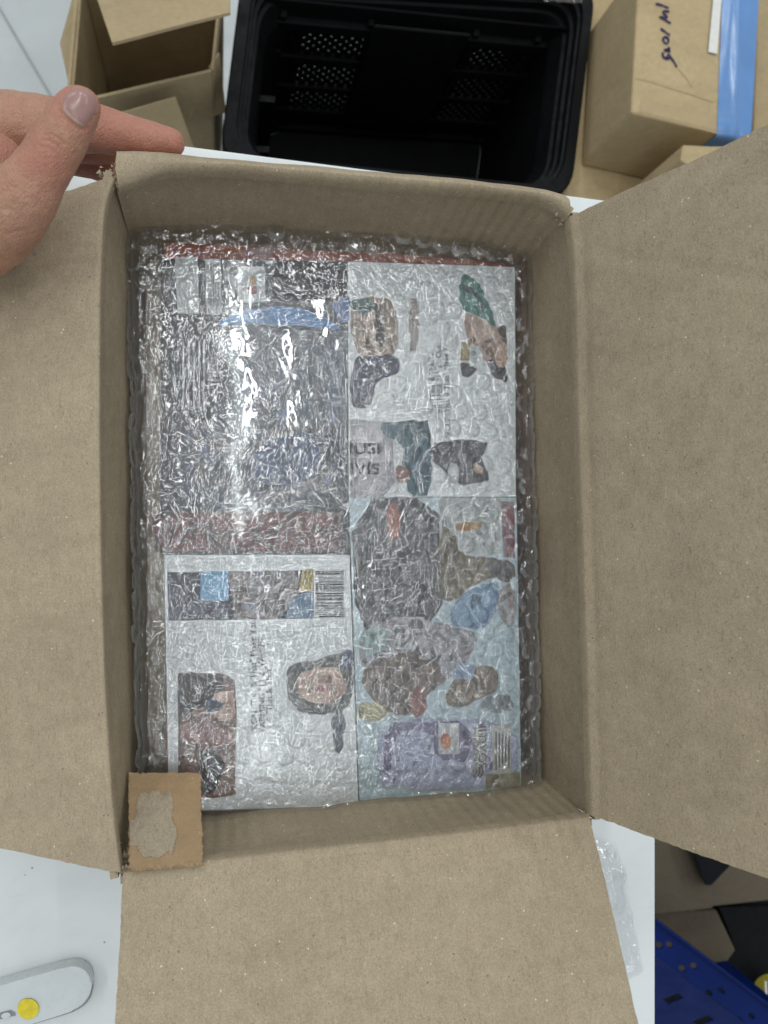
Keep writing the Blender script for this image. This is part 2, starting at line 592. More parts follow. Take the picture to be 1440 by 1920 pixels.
def flap(name, rim, endfun, n, m, seed, bend=None, dents=None, rough=.00009, up=None, crease=.0004, mat='kraft'):
    """endfun(u array) -> outer edge points; ruled from the crease outwards"""
    a = rim_pts(rim, n)
    e = endfun
    v = np.linspace(0, 1, m)[:, None, None]
    P = a[None] * (1 - v) + e[None] * v
    L = np.linalg.norm(e - a, axis=1).mean()
    W = np.linalg.norm(a[-1] - a[0])
    uu, vv = np.meshgrid(np.linspace(0, W, n), np.linspace(0, L, m))
    off = vnoise(uu, vv, .06, seed) * .0016 + vnoise(uu, vv, .02, seed + 5) * .0003
    fade = np.clip(vv / .02, 0, 1)
    off = off * fade
    # pressed crease: a soft rounded roll next to the fold
    off += -crease * np.exp(-((vv - .003) / .0022) ** 2)
    if dents is not None:
        off += dents(uu, vv, W, L)
    nr = grid_normals(P)
    ref = np.array(up if up else CAM_LOC) - P.mean((0, 1))
    if (nr.mean((0, 1)) * ref).sum() < 0: nr = -nr
    P = P + nr * off[..., None]
    # the board rolls over the fold and runs a little way down the wall
    inw = -a.copy(); inw[:, 2] = 0
    k_ = np.argmax(np.abs(a[:, :2].mean(0)))
    inw[:, 1 - k_] = 0
    inw /= np.linalg.norm(inw, axis=1, keepdims=True)
    pre = [a + inw * .0009 + np.array([0, 0, -.0060]), a + inw * .0008 + np.array([0, 0, -.0030]), a + inw * .0006 + np.array([0, 0, -.0012]), a + inw * .0002 + np.array([0, 0, -.0003])]
    P = np.concatenate([np.stack(pre), P[1:]])
    return sheet(name, P, .0022, M[mat], box, rough=rough, seed=seed, up=up)

def edge_line(pts, n):
    p = polyline(pts, n)
    return p

# left flap slopes down and away to the left, under the hand
eL = edge_line([U(-130, 432, H - .034), U(-135, 1000, H - .036), U(-130, 1566, H - .034)], 90)
def dents_L(u, v, W, L):
    # a press mark curving from under the thumb
    du = u - (.030 + v * .55); 
    return -.0009 * np.exp(-(du / .0022) ** 2) * (v > .012) * (v < .05) + .0012 * np.exp(-((u - .02) / .02) ** 2) * np.clip(v / .03, 0, 1)
flap('flap', rim_L, eL, 90, 40, 31, dents=dents_L)

# right flap rises towards the viewer
dR0 = .3385
eR = edge_line([UD(1585, 165, dR0 / 1.345), UD(1590, 950, dR0 / 1.35), UD(1580, 1696, dR0 / 1.345)], 110)
def dents_R(u, v, W, L):
    r = 0
    for o_, k, a_, w_ in ((.030, -.28, .0013, .0045), (.046, -.40, -.0011, .0045), (.012, -.22, -.0010, .003), (.015, .5, -.0006, .0025)):
        r = r + a_ * np.exp(-((u - o_ - k * v) / w_) ** 2) * np.clip(v / .01, 0, 1)
    return r
flap('flap', rim_R, eR, 110, 50, 32, dents=dents_R, crease=.0007)

# near flap rises gently towards the viewer
eB = edge_line([UD(208, 2110, .2705), UD(720, 2112, .272), UD(1240, 2105, .2705)], 90)
flap('flap', rim_B, eB, 90, 46, 33, mat='kraft_b')

# far flap: a narrow strip shows before it rolls over and hangs down behind
top_sil = [(217, 289), (250, 288), (300, 291), (380, 300), (560, 314), (688, 326), (842, 338), (960, 351), (1030, 361), (1066, 372)]
n = 90
rc = rim_pts(rim_T, n)
sil = polyline([U(x, y, H + .0008) for x, y in top_sil], n)
rows = [rc + np.array([0, -.0008, -.006]), rc + np.array([0, -.0006, -.0020]), rc, rc * .62 + sil * .38 + np.array([0, 0, .0016]), rc * .25 + sil * .75 + np.array([0, 0, .0014]), sil]
prev = sil
for k in range(1, 14):
    ang = min(35 + k * 14, 84)
    st = .0045
    prev = prev + np.array([0, math.cos(math.radians(ang)) * st, -math.sin(math.radians(ang)) * st])
    rows.append(prev)
P = np.stack(rows)
uu, vv = np.meshgrid(np.linspace(0, .2, n), np.arange(len(rows)) * .004)
P[..., 2] += vnoise(uu, vv, .02, 77) * .0007 * np.clip(vv / .004, 0, 1)
sheet('flap', P, TH, M['kraft_b'], box, up=(0, .0, .6), rough=.0001, seed=5)

# torn, fibrous board at the four slit corners
def torn(px, py, z, spread, cnt, seed, zz=.006):
    r = random.Random(seed)
    c = U(px, py, z)
    V, F = [], []
    for k in range(cnt):
        p = c + Vector((r.gauss(0, spread), r.gauss(0, spread), r.uniform(-zz, .0006)))
        ang = r.uniform(0, 6.3)
        L, Wd = r.uniform(.0008, .0024), r.uniform(.0004, .0012)
        d = Vector((math.cos(ang), math.sin(ang), r.uniform(-.6, .7)))
        e = Vector((-d.y, d.x, r.uniform(-.5, .5))).normalized()
        b0 = len(V)
        for t in range(4):
            q = p + d * (L * t / 3) + Vector((0, 0, r.gauss(0, .0003)))
            w = Wd * (1 - .28 * t) * r.uniform(.6, 1.2)
            V += [q - e * w, q + e * w]
        for t in range(3):
            F.append((b0 + 2 * t, b0 + 2 * t + 1, b0 + 2 * t + 3, b0 + 2 * t + 2))
    tag(from_py('torn_corner', V, F, M['kraft_torn'], box, True), 'frayed torn board at the slit corner')
torn(206, 330, H - .0025, .0017, 40, 1)
torn(197, 328, H - .0035, .0012, 16, 11, .003)
torn(1064, 402, H - .0025, .0014, 28, 2)
torn(1104, 1532, H - .0025, .0010, 20, 3)
torn(222, 1626, H - .003, .0016, 34, 4, .012)

# ================================================================== DISC CASES
ZC = 0.0505          # top of the cases
def P2(poly, z):
    return [U(x, y, z) for x, y in poly]

def disc_case(poly, z0, z1, mat, label):
    pts = P2(poly, z1)
    c = sum(pts, Vector()) / len(pts)
    t = empty('disc_case', (c.x, c.y, z0), label, 'disc case', 'disc cases in the parcel')
    bm = bmesh.new(); prism(bm, [(p.x, p.y) for p in pts[::-1]], z0, z1)
    bm_obj('case_body', bm, mat, t, bevel=.0003, seg=1)
    t['ztop'] = z1
    t['layer'] = 0
    return t

def chaikin(poly, it=2):
    for _ in range(it):
        q = []
        for k in range(len(poly)):
            a, b = poly[k], poly[(k + 1) % len(poly)]
            q += [(a[0] * .75 + b[0] * .25, a[1] * .75 + b[1] * .25), (a[0] * .25 + b[0] * .75, a[1] * .25 + b[1] * .75)]
        poly = q
    return poly

def patch(t, name, poly, mat, soft=0):
    t['layer'] += 1
    z = t['ztop'] + .000025 * t['layer']
    if soft:
        poly = chaikin(list(poly), soft)
        q2 = []
        for k in range(len(poly)):
            a, b = poly[k], poly[(k + 1) % len(poly)]
            m_ = max(1, int(math.hypot(b[0] - a[0], b[1] - a[1]) / 3))
            for tt in range(m_):
                q2.append((a[0] + (b[0] - a[0]) * tt / m_, a[1] + (b[1] - a[1]) * tt / m_))
        X_ = np.array([p[0] for p in q2]); Y_ = np.array([p[1] for p in q2])
        dx_ = vnoise(X_, Y_, 16, 700) * 3.2 + vnoise(X_, Y_, 7, 701) * 1.8
        dy_ = vnoise(X_, Y_, 16, 702) * 3.2 + vnoise(X_, Y_, 7, 703) * 1.8
        poly = list(zip(X_ + dx_, Y_ + dy_))
    pts = P2(poly, z)
    bm = bmesh.new()
    vs = [bm.verts.new(p) for p in pts]
    es = [bm.edges.new((vs[k], vs[(k + 1) % len(vs)])) for k in range(len(vs))]
    bmesh.ops.triangle_fill(bm, edges=es, use_beauty=True)
    for f in bm.faces:
        f.normal_update()
        if f.normal.z < 0: f.normal_flip()
    me = bpy.data.meshes.new(name); bm.to_mesh(me); bm.free()
    o = link(name, me, mat, t)
    if name == 'photo_print' and mat.get('cols') is not None:
        k_ = len(mat['cols']) // 3
        photo_detail(t, list(poly), [tuple(mat['cols'][3 * i:3 * i + 3]) for i in range(k_)], int(sum(p[0] + p[1] for p in poly)))
    return o

def inside(poly, x, y):
    c = False
    for k in range(len(poly)):
        (x1, y1), (x2, y2) = poly[k], poly[k - 1]
        if (y1 > y) != (y2 > y) and x < (x2 - x1) * (y - y1) / (y2 - y1) + x1: c = not c
    return c

def photo_detail(t, poly, cols, seed, dens=1.0):
    """tonal patches inside a printed picture: small light and dark shapes"""
    r = random.Random(seed)
    xs = [p[0] for p in poly]; ys = [p[1] for p in poly]
    area = (max(xs) - min(xs)) * (max(ys) - min(ys))
    for tone, mul, add in (('dark', .50, (0, 0, 0)), ('light', 1.28, (.03, .028, .028))):
        t['layer'] += 1
        z = t['ztop'] + .000025 * t['layer']
        c_ = [tuple(min(.8, v * mul + a) for v, a in zip(c, add)) for c in cols]
        V, F = [], []
        for _ in range(int(min(26, max(3, area / 900)) * dens)):
            x, y = r.uniform(min(xs), max(xs)), r.uniform(min(ys), max(ys))
            if not inside(poly, x, y): continue
            rx, ry, ro = r.uniform(3.0, 7), r.uniform(5, 22), r.uniform(-.5, .9)
            m_ = 13
            pts = []
            for k in range(m_):
                an = 2 * math.pi * k / m_; q_ = r.uniform(.6, 1.15)
                ux, uy = rx * q_ * math.cos(an), ry * q_ * math.sin(an)
                pts.append((x + ux * math.cos(ro) - uy * math.sin(ro), y + ux * math.sin(ro) + uy * math.cos(ro)))
            if not all(inside(poly, *p) for p in pts): continue
            b0 = len(V); V += P2(pts, z)
            F.append(tuple(range(b0 + m_ - 1, b0 - 1, -1)))
        if F: tag(from_py('photo_detail', V, F, print_mat(tuple(c_), 260, 1.2), t), kind='stuff')

def rect(x0, y0, x1, y1): return [(x0, y0), (x1, y0), (x1, y1), (x0, y1)]
def oval(cx, cy, rx, ry, n=18, rot=0):
    return [(cx + rx * math.cos(2 * math.pi * k / n) * math.cos(rot) - ry * math.sin(2 * math.pi * k / n) * math.sin(rot),
             cy + rx * math.cos(2 * math.pi * k / n) * math.sin(rot) + ry * math.sin(2 * math.pi * k / n) * math.cos(rot)) for k in range(n)]

def stripes(t, name, rects, mat):
    t['layer'] += 1
    z = t['ztop'] + .000025 * t['layer']
    V, F = [], []
    for r in rects:
        b0 = len(V); V += P2(r, z); F.append((b0 + 3, b0 + 2, b0 + 1, b0))
    return from_py(name, V, F, mat, t)

def lettering(parent, body, px, py, z, size, rot, mat, bold=0.0, name='lettering', xs=1.0):
    c = bpy.data.curves.new('lettering', 'FONT')
    c.body = body
    c.size = size
    c.align_x = 'CENTER'; c.align_y = 'CENTER'
    c.offset = bold
    o = bpy.data.objects.new('lettering', c)
    COL.objects.link(o)
    bpy.context.view_layer.update()
    dg = bpy.context.evaluated_depsgraph_get()
    me = bpy.data.meshes.new_from_object(o.evaluated_get(dg))
    bpy.data.objects.remove(o)
    p = U(px, py, z)
    me.transform(Matrix.Translation(p) @ Matrix.Rotation(rot, 4, 'Z') @ Matrix.Diagonal((xs, 1, 1, 1)))
    me.materials.clear()
    return link(name, me, mat, parent)

R90 = math.pi / 2
W_ = [(.72, .73, .735), (.82, .83, .835), (.77, .785, .79)]
DARK = [(.012, .013, .018), (.035, .037, .045), (.075, .078, .09)]
SKIN = [(.30, .17, .12), (.46, .29, .22), (.55, .38, .31)]

# the red case that the others lie on
red = disc_case([(308, 430), (968, 464), (968, 1462), (312, 1500)], .022, .0376, M['case_red'], 'red case edge showing at the far end under the other cases')

# --- dark case, far left
cA = disc_case([(302, 484), (651, 490), (653, 1039), (300, 1039)], .0378, ZC, M['case_dark'], 'dark case with a blue arc and two pale stickers, nearest the hand')
patch(cA, 'sleeve_print', [(304, 486), (650, 491.5), (650, 1035), (304, 1035)], print_mat(((.018, .019, .024), (.045, .047, .055), (.075, .07, .075)), 150))
patch(cA, 'photo_print', [(432, 620), (648, 618), (650, 960), (330, 962), (330, 800), (420, 780)], print_mat(((.015, .018, .03), (.06, .075, .115), (.14, .12, .12), (.15, .20, .32)), 85), 1)
patch(cA, 'photo_print', [(470, 680), (530, 650), (560, 760), (540, 800), (480, 790)], print_mat(((.05, .07, .14), (.16, .12, .14), (.10, .17, .36)), 150), 2)
patch(cA, 'photo_print', [(470, 850), (520, 818), (580, 806), (606, 850), (596, 890), (540, 912), (480, 905)], print_mat(((.02, .03, .06), (.06, .10, .22), (.03, .05, .10), (.09, .15, .30)), 170), 2)
patch(cA, 'photo_print', [(600, 640), (645, 630), (648, 790), (620, 780)], print_mat(((.06, .065, .09), (.16, .17, .25)), 140), 2)
patch(cA, 'blue_arc', [(405, 609), (432, 591), (470, 580), (520, 574), (570, 580), (612, 596), (640, 617), (600, 614), (540, 609), (470, 607)], print_mat(((.04, .20, .52), (.09, .34, .74)), 70))
patch(cA, 'photo_print', [(620, 570), (655, 556), (655, 600), (640, 606)], print_mat(((.05, .12, .35), (.16, .25, .5)), 90))
patch(cA, 'photo_print', [(286, 968), (330, 958), (640, 962), (640, 1034), (290, 1034)], print_mat(((.03, .016, .018), (.19, .045, .045), (.07, .045, .05), (.26, .07, .065)), 110))
l1 = patch(cA, 'sticker', [(328, 482), (370, 482), (373, 588), (333, 588)], print_mat(((.50, .51, .52), (.62, .63, .64)), 60))
l2 = patch(cA, 'sticker', [(384, 486), (412, 486), (417, 588), (388, 590)], print_mat(((.42, .43, .44), (.55, .56, .57)), 60))
patch(cA, 'emblem_square', rect(446, 500, 497, 567), print_mat(((.55, .56, .58), (.66, .67, .68)), 60))
patch(cA, 'emblem', [(462, 538), (474, 531), (483, 540), (481, 552), (464, 550)], print_mat(((.42, .06, .07), (.55, .10, .10)), 90), 1)
patch(cA, 'emblem', oval(474, 527, 6, 10), print_mat(((.60, .28, .04), (.70, .36, .08)), 90))
stripes(cA, 'small_print', [rect(390 + 4.6 * k, 492, 391.8 + 4.6 * k, 584 - (k * 7) % 17) for k in range(5)], M['grey_print'])
stripes(cA, 'small_print', [rect(x, y0, x + 3.2, y0 + h) for x in (342, 352, 362, 372, 381) for y0, h in ((640, 22), (667, 40), (713, 16), (735, 32))], M['pale_print'])
lettering(cA, 'SERIES', 398, 705, cA['ztop'] + .000025 * (cA['layer'] + 6), .0068, -R90, M['pale_print'], name='lettering')

# --- white case, near left
cB = disc_case([(306, 1039.6), (655, 1039.6), (673, 1512), (316, 1524)], .0378, ZC, M['case_clear'], 'pale case with a dark photo strip and barcode, nearest the loose cardboard square')
patch(cB, 'sleeve_print', [(308, 1041), (655, 1041), (672, 1510), (317, 1521)], print_mat(tuple(W_), 40))
patch(cB, 'photo_strip', [(313, 1073), (588, 1069), (589, 1160), (316, 1164)], print_mat(((.012, .014, .03), (.03, .034, .07), (.09, .10, .14)), 110))
patch(cB, 'photo_print', rect(376, 1071, 428, 1126), print_mat(((.10, .34, .58), (.22, .50, .72)), 60))
patch(cB, 'photo_print', [(428, 1071), (560, 1070), (560, 1120), (520, 1160), (440, 1160)], print_mat(((.07, .06, .06), (.22, .18, .16), (.30, .28, .30), (.14, .17, .27)), 130))
patch(cB, 'photo_print', [(548, 1120), (588, 1108), (588, 1160), (535, 1160)], print_mat(((.10, .19, .32), (.25, .33, .44)), 110))
patch(cB, 'photo_print', [(566, 1067), (588, 1067), (588, 1106), (560, 1110)], print_mat(((.32, .24, .04), (.42, .34, .07)), 90))
patch(cB, 'barcode_field', rect(590, 1068, 648, 1160), print_mat(((.50, .51, .51), (.56, .57, .57)), 60))
bars, y = [], 1071.0
while y < 1156:
    h = random.choice((1.0, 1.6, 2.2, 3.0)); bars.append(rect(592, y, 644, y + h)); y += h + random.choice((1.2, 1.8, 2.6))
stripes(cB, 'barcode', bars, M['black_print'])
patch(cB, 'photo_print', [(334, 1262), (418, 1262), (440, 1275), (444, 1330), (441, 1440), (442, 1490), (400, 1497), (374, 1494), (368, 1455), (334, 1450)], print_mat(((.05, .03, .028), (.20, .11, .09), (.28, .18, .15)), 70))
patch(cB, 'photo_print', [(334, 1263), (395, 1263), (425, 1270), (405, 1290), (398, 1318), (372, 1326), (350, 1342), (334, 1338)], print_mat(((.010, .009, .010), (.04, .034, .03)), 120), 1)
patch(cB, 'photo_print', [(398, 1300), (440, 1290), (442, 1350), (410, 1352), (388, 1330)], print_mat(tuple(SKIN), 120), 2)
patch(cB, 'photo_print', [(378, 1316), (412, 1308), (420, 1330), (392, 1338)], print_mat(((.02, .03, .06), (.08, .12, .2)), 120), 2)
patch(cB, 'photo_print', [(336, 1350), (400, 1356), (442, 1380), (440, 1400), (336, 1392)], print_mat(((.24, .11, .10), (.34, .20, .18)), 90), 1)
patch(cB, 'photo_print', [(372, 1405), (410, 1410), (425, 1440), (402, 1488), (376, 1490)], print_mat(((.012, .012, .016), (.05, .05, .06)), 120), 2)
patch(cB, 'photo_print', [(535, 1262), (548, 1242), (590, 1240), (632, 1224), (662, 1230), (664, 1330), (610, 1340), (560, 1338), (538, 1310)], print_mat(((.02, .02, .022), (.08, .075, .07), (.14, .12, .11)), 120), 2)
patch(cB, 'photo_print', [(556, 1264), (590, 1252), (640, 1250), (650, 1290), (630, 1320), (580, 1318), (556, 1296)], print_mat(tuple(SKIN), 110), 2)
patch(cB, 'photo_print', oval(604, 1292, 14, 7), print_mat(((.35, .10, .10), (.42, .16, .15)), 120))
patch(cB, 'photo_print', [(636, 1222), (660, 1215), (664, 1250), (654, 1264), (640, 1250)], print_mat(((.015, .025, .06), (.05, .07, .14)), 120), 1)
patch(cB, 'photo_print', [(622, 1330), (650, 1335), (640, 1420), (624, 1400)], print_mat(((.03, .035, .05), (.16, .18, .22)), 100), 1)
for x, s, yc in ((476, '"RGN "This & That" Make You', 1268), (491, 'FARMING "11 c  War 20', 1285), (505, '* "This & That"', 1300)):
    lettering(cB, s, x, yc, cB['ztop'] + .000025 * (cB['layer'] + 6), .0042, R90, M['black_print'])

# --- white case, far right
cC = disc_case([(651.6, 490), (966, 500), (968, 932), (653.6, 932)], .0378, ZC, M['case_clear'], 'white case printed with a green cap, in the far corner beside the right wall')
patch(cC, 'sleeve_print', [(652, 491), (965, 501), (967, 931.6), (654, 931.6)], print_mat(tuple(W_), 40))
patch(cC, 'photo_print', [(862, 522), (874, 514), (886, 520), (906, 545), (918, 572), (926, 600), (932, 618), (912, 600), (890, 589), (868, 586), (861, 556)], print_mat(((.05, .20, .16), (.10, .30, .24)), 90), 1)
patch(cC, 'photo_print', [(862, 534), (884, 538), (902, 556), (912, 590), (904, 584), (888, 552), (862, 542)], print_mat(((.03, .07, .07), (.05, .11, .10)), 120))
patch(cC, 'photo_print', [(869, 588), (892, 590), (914, 602), (934, 620), (950, 606), (951, 690), (930, 690), (912, 682), (900, 658), (884, 652), (872, 626)], print_mat(tuple(SKIN[1:]), 90), 1)
patch(cC, 'photo_print', [(866, 640), (882, 640), (880, 676), (863, 676)], print_mat(((.34, .24, .10), (.42, .32, .16)), 90))
patch(cC, 'photo_print', [(884, 644), (898, 650), (892, 690), (879, 686)], print_mat(((.50, .55, .56), (.60, .64, .64)), 90))
patch(cC, 'photo_print', [(863, 676), (879, 684), (896, 690), (888, 702), (874, 708), (864, 700)], print_mat(((.03, .03, .04), (.08, .08, .09)), 150), 1)
patch(cC, 'photo_print', [(912, 678), (926, 672), (938, 690), (950, 684), (951, 720), (934, 710), (918, 696)], print_mat(((.03, .03, .04), (.12, .10, .10)), 150), 1)
patch(cC, 'photo_print', [(934, 612), (950, 606), (950, 650), (940, 640)], print_mat(((.06, .05, .05), (.22, .16, .14)), 200), 1)
patch(cC, 'photo_print', [(656, 566), (690, 556), (735, 560), (748, 600), (744, 664), (716, 672), (670, 670), (658, 620)], print_mat(((.16, .12, .09), (.34, .24, .18), (.46, .36, .30)), 120), 2)
patch(cC, 'photo_print', [(655, 560), (700, 560), (706, 584), (676, 588), (656, 580)], print_mat(((.03, .08, .07), (.10, .20, .16)), 120), 2)
patch(cC, 'photo_print', [(700, 580), (712, 560), (724, 640), (708, 660)], print_mat(((.05, .04, .04), (.14, .10, .09)), 150), 1)
patch(cC, 'photo_print', [(668, 668), (744, 664), (752, 688), (738, 706), (708, 712), (700, 745), (690, 764), (658, 766), (657, 690)], print_mat(((.018, .02, .03), (.06, .065, .10), (.13, .14, .22)), 130), 1)
patch(cC, 'photo_print', [(766, 556), (786, 560), (784, 660), (768, 656)], print_mat(((.34, .25, .22), (.50, .44, .42)), 60), 1)
patch(cC, 'photo_print', [(808, 826), (918, 826), (906, 846), (904, 868), (916, 884), (914, 906), (844, 908), (838, 884), (820, 872), (806, 860)], print_mat(((.02, .02, .024), (.07, .07, .08), (.16, .14, .14)), 130), 1)
patch(cC, 'photo_print', oval(850, 888, 11, 20), print_mat(((.44, .45, .46), (.55, .56, .57)), 60))
patch(cC, 'photo_print', [(884, 868), (902, 872), (908, 890), (890, 888)], print_mat(tuple(SKIN), 140), 1)
patch(cC, 'photo_print', [(657, 786), (735, 792), (740, 905), (720, 931), (655, 931)], print_mat(((.30, .28, .30), (.40, .38, .41), (.36, .33, .35)), 60))
patch(cC, 'photo_print', [(712, 796), (738, 790), (800, 787), (806, 800), (812, 931), (766, 931), (756, 880), (756, 830), (716, 818)], print_mat(((.012, .045, .065), (.03, .10, .13), (.07, .17, .20)), 90), 1)
patch(cC, 'photo_print', [(742, 872), (766, 874), (768, 905), (744, 905)], print_mat(((.22, .10, .08), (.40, .22, .18)), 140), 1)
for s, yc in (('IUSI', 842), ('IVIS', 880)):
    lettering(cC, s, 684, yc, cC['ztop'] + .000025 * (cC['layer'] + 6), .0078, 0, M['black_print'], .0002, xs=1.25)
for x, s, yc in ((838, '"RULE "This & That" Make You', 728), (824, 'INCENSE "11 c   Out', 712), (811, 'Zu  "This & That" A', 716)):
    lettering(cC, s, x, yc, cC['ztop'] + .000025 * (cC['layer'] + 6), .0040, R90, M['grey_print'])

# --- pale blue case, near right
cD = disc_case([(653.7, 932.5), (969, 932.5), (978, 1484), (674, 1502)], .0378, ZC, M['case_clear'], 'pale blue case with lilac foot and small stickers, beside the right wall')
patch(cD, 'sleeve_print', [(654.5, 933), (968, 933), (977, 1483), (674.5, 1501)], print_mat(((.40, .50, .54), (.52, .63, .68), (.47, .58, .64)), 45))
patch(cD, 'photo_print', [(656, 933.5), (822, 933.5), (830, 1060), (838, 1120), (800, 1178), (740, 1150), (668, 1196)], print_mat(((.018, .019, .024), (.08, .078, .085), (.17, .16, .165), (.05, .05, .058)), 150), 1)
patch(cD, 'photo_print', [(724, 944), (748, 940), (752, 1010), (728, 1016)], print_mat(((.26, .07, .05), (.42, .18, .14)), 140), 2)
patch(cD, 'photo_print', rect(824, 934, 938, 1040), print_mat(((.40, .42, .42), (.50, .52, .51)), 50))
patch(cD, 'photo_print', [(850, 982), (900, 978), (900, 992), (856, 998)], print_mat(((.40, .20, .07), (.50, .30, .10)), 120), 1)
patch(cD, 'photo_print', [(824, 988), (850, 990), (862, 1044), (940, 1044), (938, 1080), (890, 1094), (850, 1130), (824, 1120)], print_mat(((.09, .075, .055), (.22, .18, .12), (.30, .26, .20)), 110), 1)
patch(cD, 'photo_print', [(938, 940), (964, 940), (966, 1046), (944, 1044)], print_mat(((.20, .05, .07), (.40, .30, .32), (.30, .08, .10)), 110))
patch(cD, 'photo_print', [(900, 1050), (966, 1050), (966, 1090), (930, 1090)], print_mat(((.06, .06, .07), (.22, .20, .19)), 140), 1)
patch(cD, 'photo_print', [(844, 1160), (852, 1128), (880, 1104), (910, 1094), (936, 1090), (932, 1136), (914, 1180), (880, 1178), (846, 1172)], print_mat(((.13, .24, .40), (.24, .38, .52)), 60), 1)
patch(cD, 'photo_print', [(936, 1100), (966, 1090), (968, 1180), (945, 1170), (930, 1140)], print_mat(((.26, .25, .27), (.40, .38, .40), (.34, .22, .22)), 120), 1)
patch(cD, 'photo_print', [(672, 1180), (760, 1150), (846, 1174), (900, 1184), (880, 1240), (820, 1290), (740, 1292), (676, 1260)], print_mat(((.13, .12, .13), (.26, .24, .26), (.38, .38, .42), (.20, .13, .13)), 120), 1)
patch(cD, 'photo_print', [(672, 1180), (735, 1172), (720, 1226), (676, 1232)], print_mat(((.22, .30, .30), (.34, .42, .42)), 90), 2)
patch(cD, 'photo_print', [(700, 1240), (780, 1214), (846, 1270), (800, 1300), (798, 1340), (740, 1344), (690, 1310), (674, 1262)], print_mat(((.05, .035, .03), (.16, .11, .09), (.26, .20, .17)), 120), 2)
patch(cD, 'photo_print', [(772, 1292), (796, 1286), (800, 1340), (770, 1350)], print_mat(((.22, .06, .05), (.38, .16, .13)), 130), 2)
patch(cD, 'photo_print', [(668, 1316), (724, 1318), (724, 1350), (670, 1352)], print_mat(((.38, .34, .16), (.48, .44, .26)), 90), 1)
patch(cD, 'photo_print', [(834, 1320), (842, 1286), (866, 1262), (900, 1244), (930, 1250), (936, 1296), (900, 1310), (858, 1330)], print_mat(((.16, .11, .07), (.28, .23, .18)), 100), 2)
patch(cD, 'photo_print', [(840, 1262), (870, 1240), (894, 1250), (886, 1276), (862, 1276)], print_mat(((.20, .30, .45), (.32, .42, .55)), 80), 2)
patch(cD, 'photo_print', [(890, 1320), (950, 1296), (970, 1330), (930, 1340)], print_mat(((.16, .17, .18), (.36, .42, .46)), 90), 2)
patch(cD, 'photo_print', [(724, 1346), (970, 1350), (973, 1470), (720, 1486), (704, 1420)], print_mat(((.30, .31, .45), (.44, .47, .62), (.36, .36, .52)), 70), 1)
patch(cD, 'photo_print', [(722, 1352), (800, 1356), (880, 1350), (884, 1430), (816, 1424), (812, 1366), (736, 1372), (732, 1460), (716, 1450)], print_mat(((.12, .10, .20), (.24, .21, .36)), 140), 1)
patch(cD, 'photo_print', [(910, 1452), (975, 1448), (976, 1474), (912, 1478)], print_mat(((.22, .19, .10), (.36, .33, .24)), 90))
patch(cD, 'emblem_square', rect(822, 1356, 861, 1414), print_mat(((.46, .47, .50), (.58, .58, .60)), 60))
patch(cD, 'emblem', oval(836, 1390, 10, 15), print_mat(((.55, .07, .05), (.62, .26, .07)), 100))
patch(cD, 'sticker', [(886, 1362), (911, 1362), (913, 1428), (888, 1430)], print_mat(((.46, .45, .44), (.56, .55, .53)), 60))
patch(cD, 'sticker', [(922, 1361), (957, 1360), (959, 1450), (924, 1452)], print_mat(((.50, .49, .46), (.60, .59, .56)), 60))
zt = cD['ztop'] + .000025 * (cD['layer'] + 6)
lettering(cD, 'SOXLHK', 905, 1396, zt, .0062, R90, M['grey_print'])
lettering(cD, 'PIKZO I IIH', 892, 1396, zt, .0034, R90, M['grey_print'])
patch(cD, 'emblem', oval(895, 1441, 14, 13), print_mat(((.44, .43, .44), (.52, .51, .52)), 60))
for k in range(4):
    arc = []
    rr = 3 + 3.4 * k
    for t in range(9): arc.append((884 + rr * 1.7 * math.cos(-1.2 + .25 * t) + 1, 1446 + rr * 1.3 * math.sin(-1.2 + .25 * t)))
    inn = [(884 + (rr * 1.7 - 3) * math.cos(-1.2 + .25 * t), 1446 + (rr * 1.3 - 1.6) * math.sin(-1.2 + .25 * t)) for t in range(8, -1, -1)]
    patch(cD, 'emblem_line', arc + inn, M['grey_print'])
stripes(cD, 'small_print', [rect(929 + 6 * k, 1372 + (k * 11) % 9, 931.5 + 6 * k, 1444 - (k * 5) % 16) for k in range(5)], M['grey_print'])
for t in (red, cA, cB, cC, cD):
    del t['ztop']; del t['layer']

# ================================================================== BUBBLE WRAP
wrap = empty('bubble_wrap', (0, 0, .02), 'crinkled clear bubble wrap taped round the stack of disc cases', 'bubble wrap')
PK = [U(243, 417, .050), U(988, 457, .050), U(1009, 1484, .050), U(266, 1542, .050)]    # TL TR BR BL

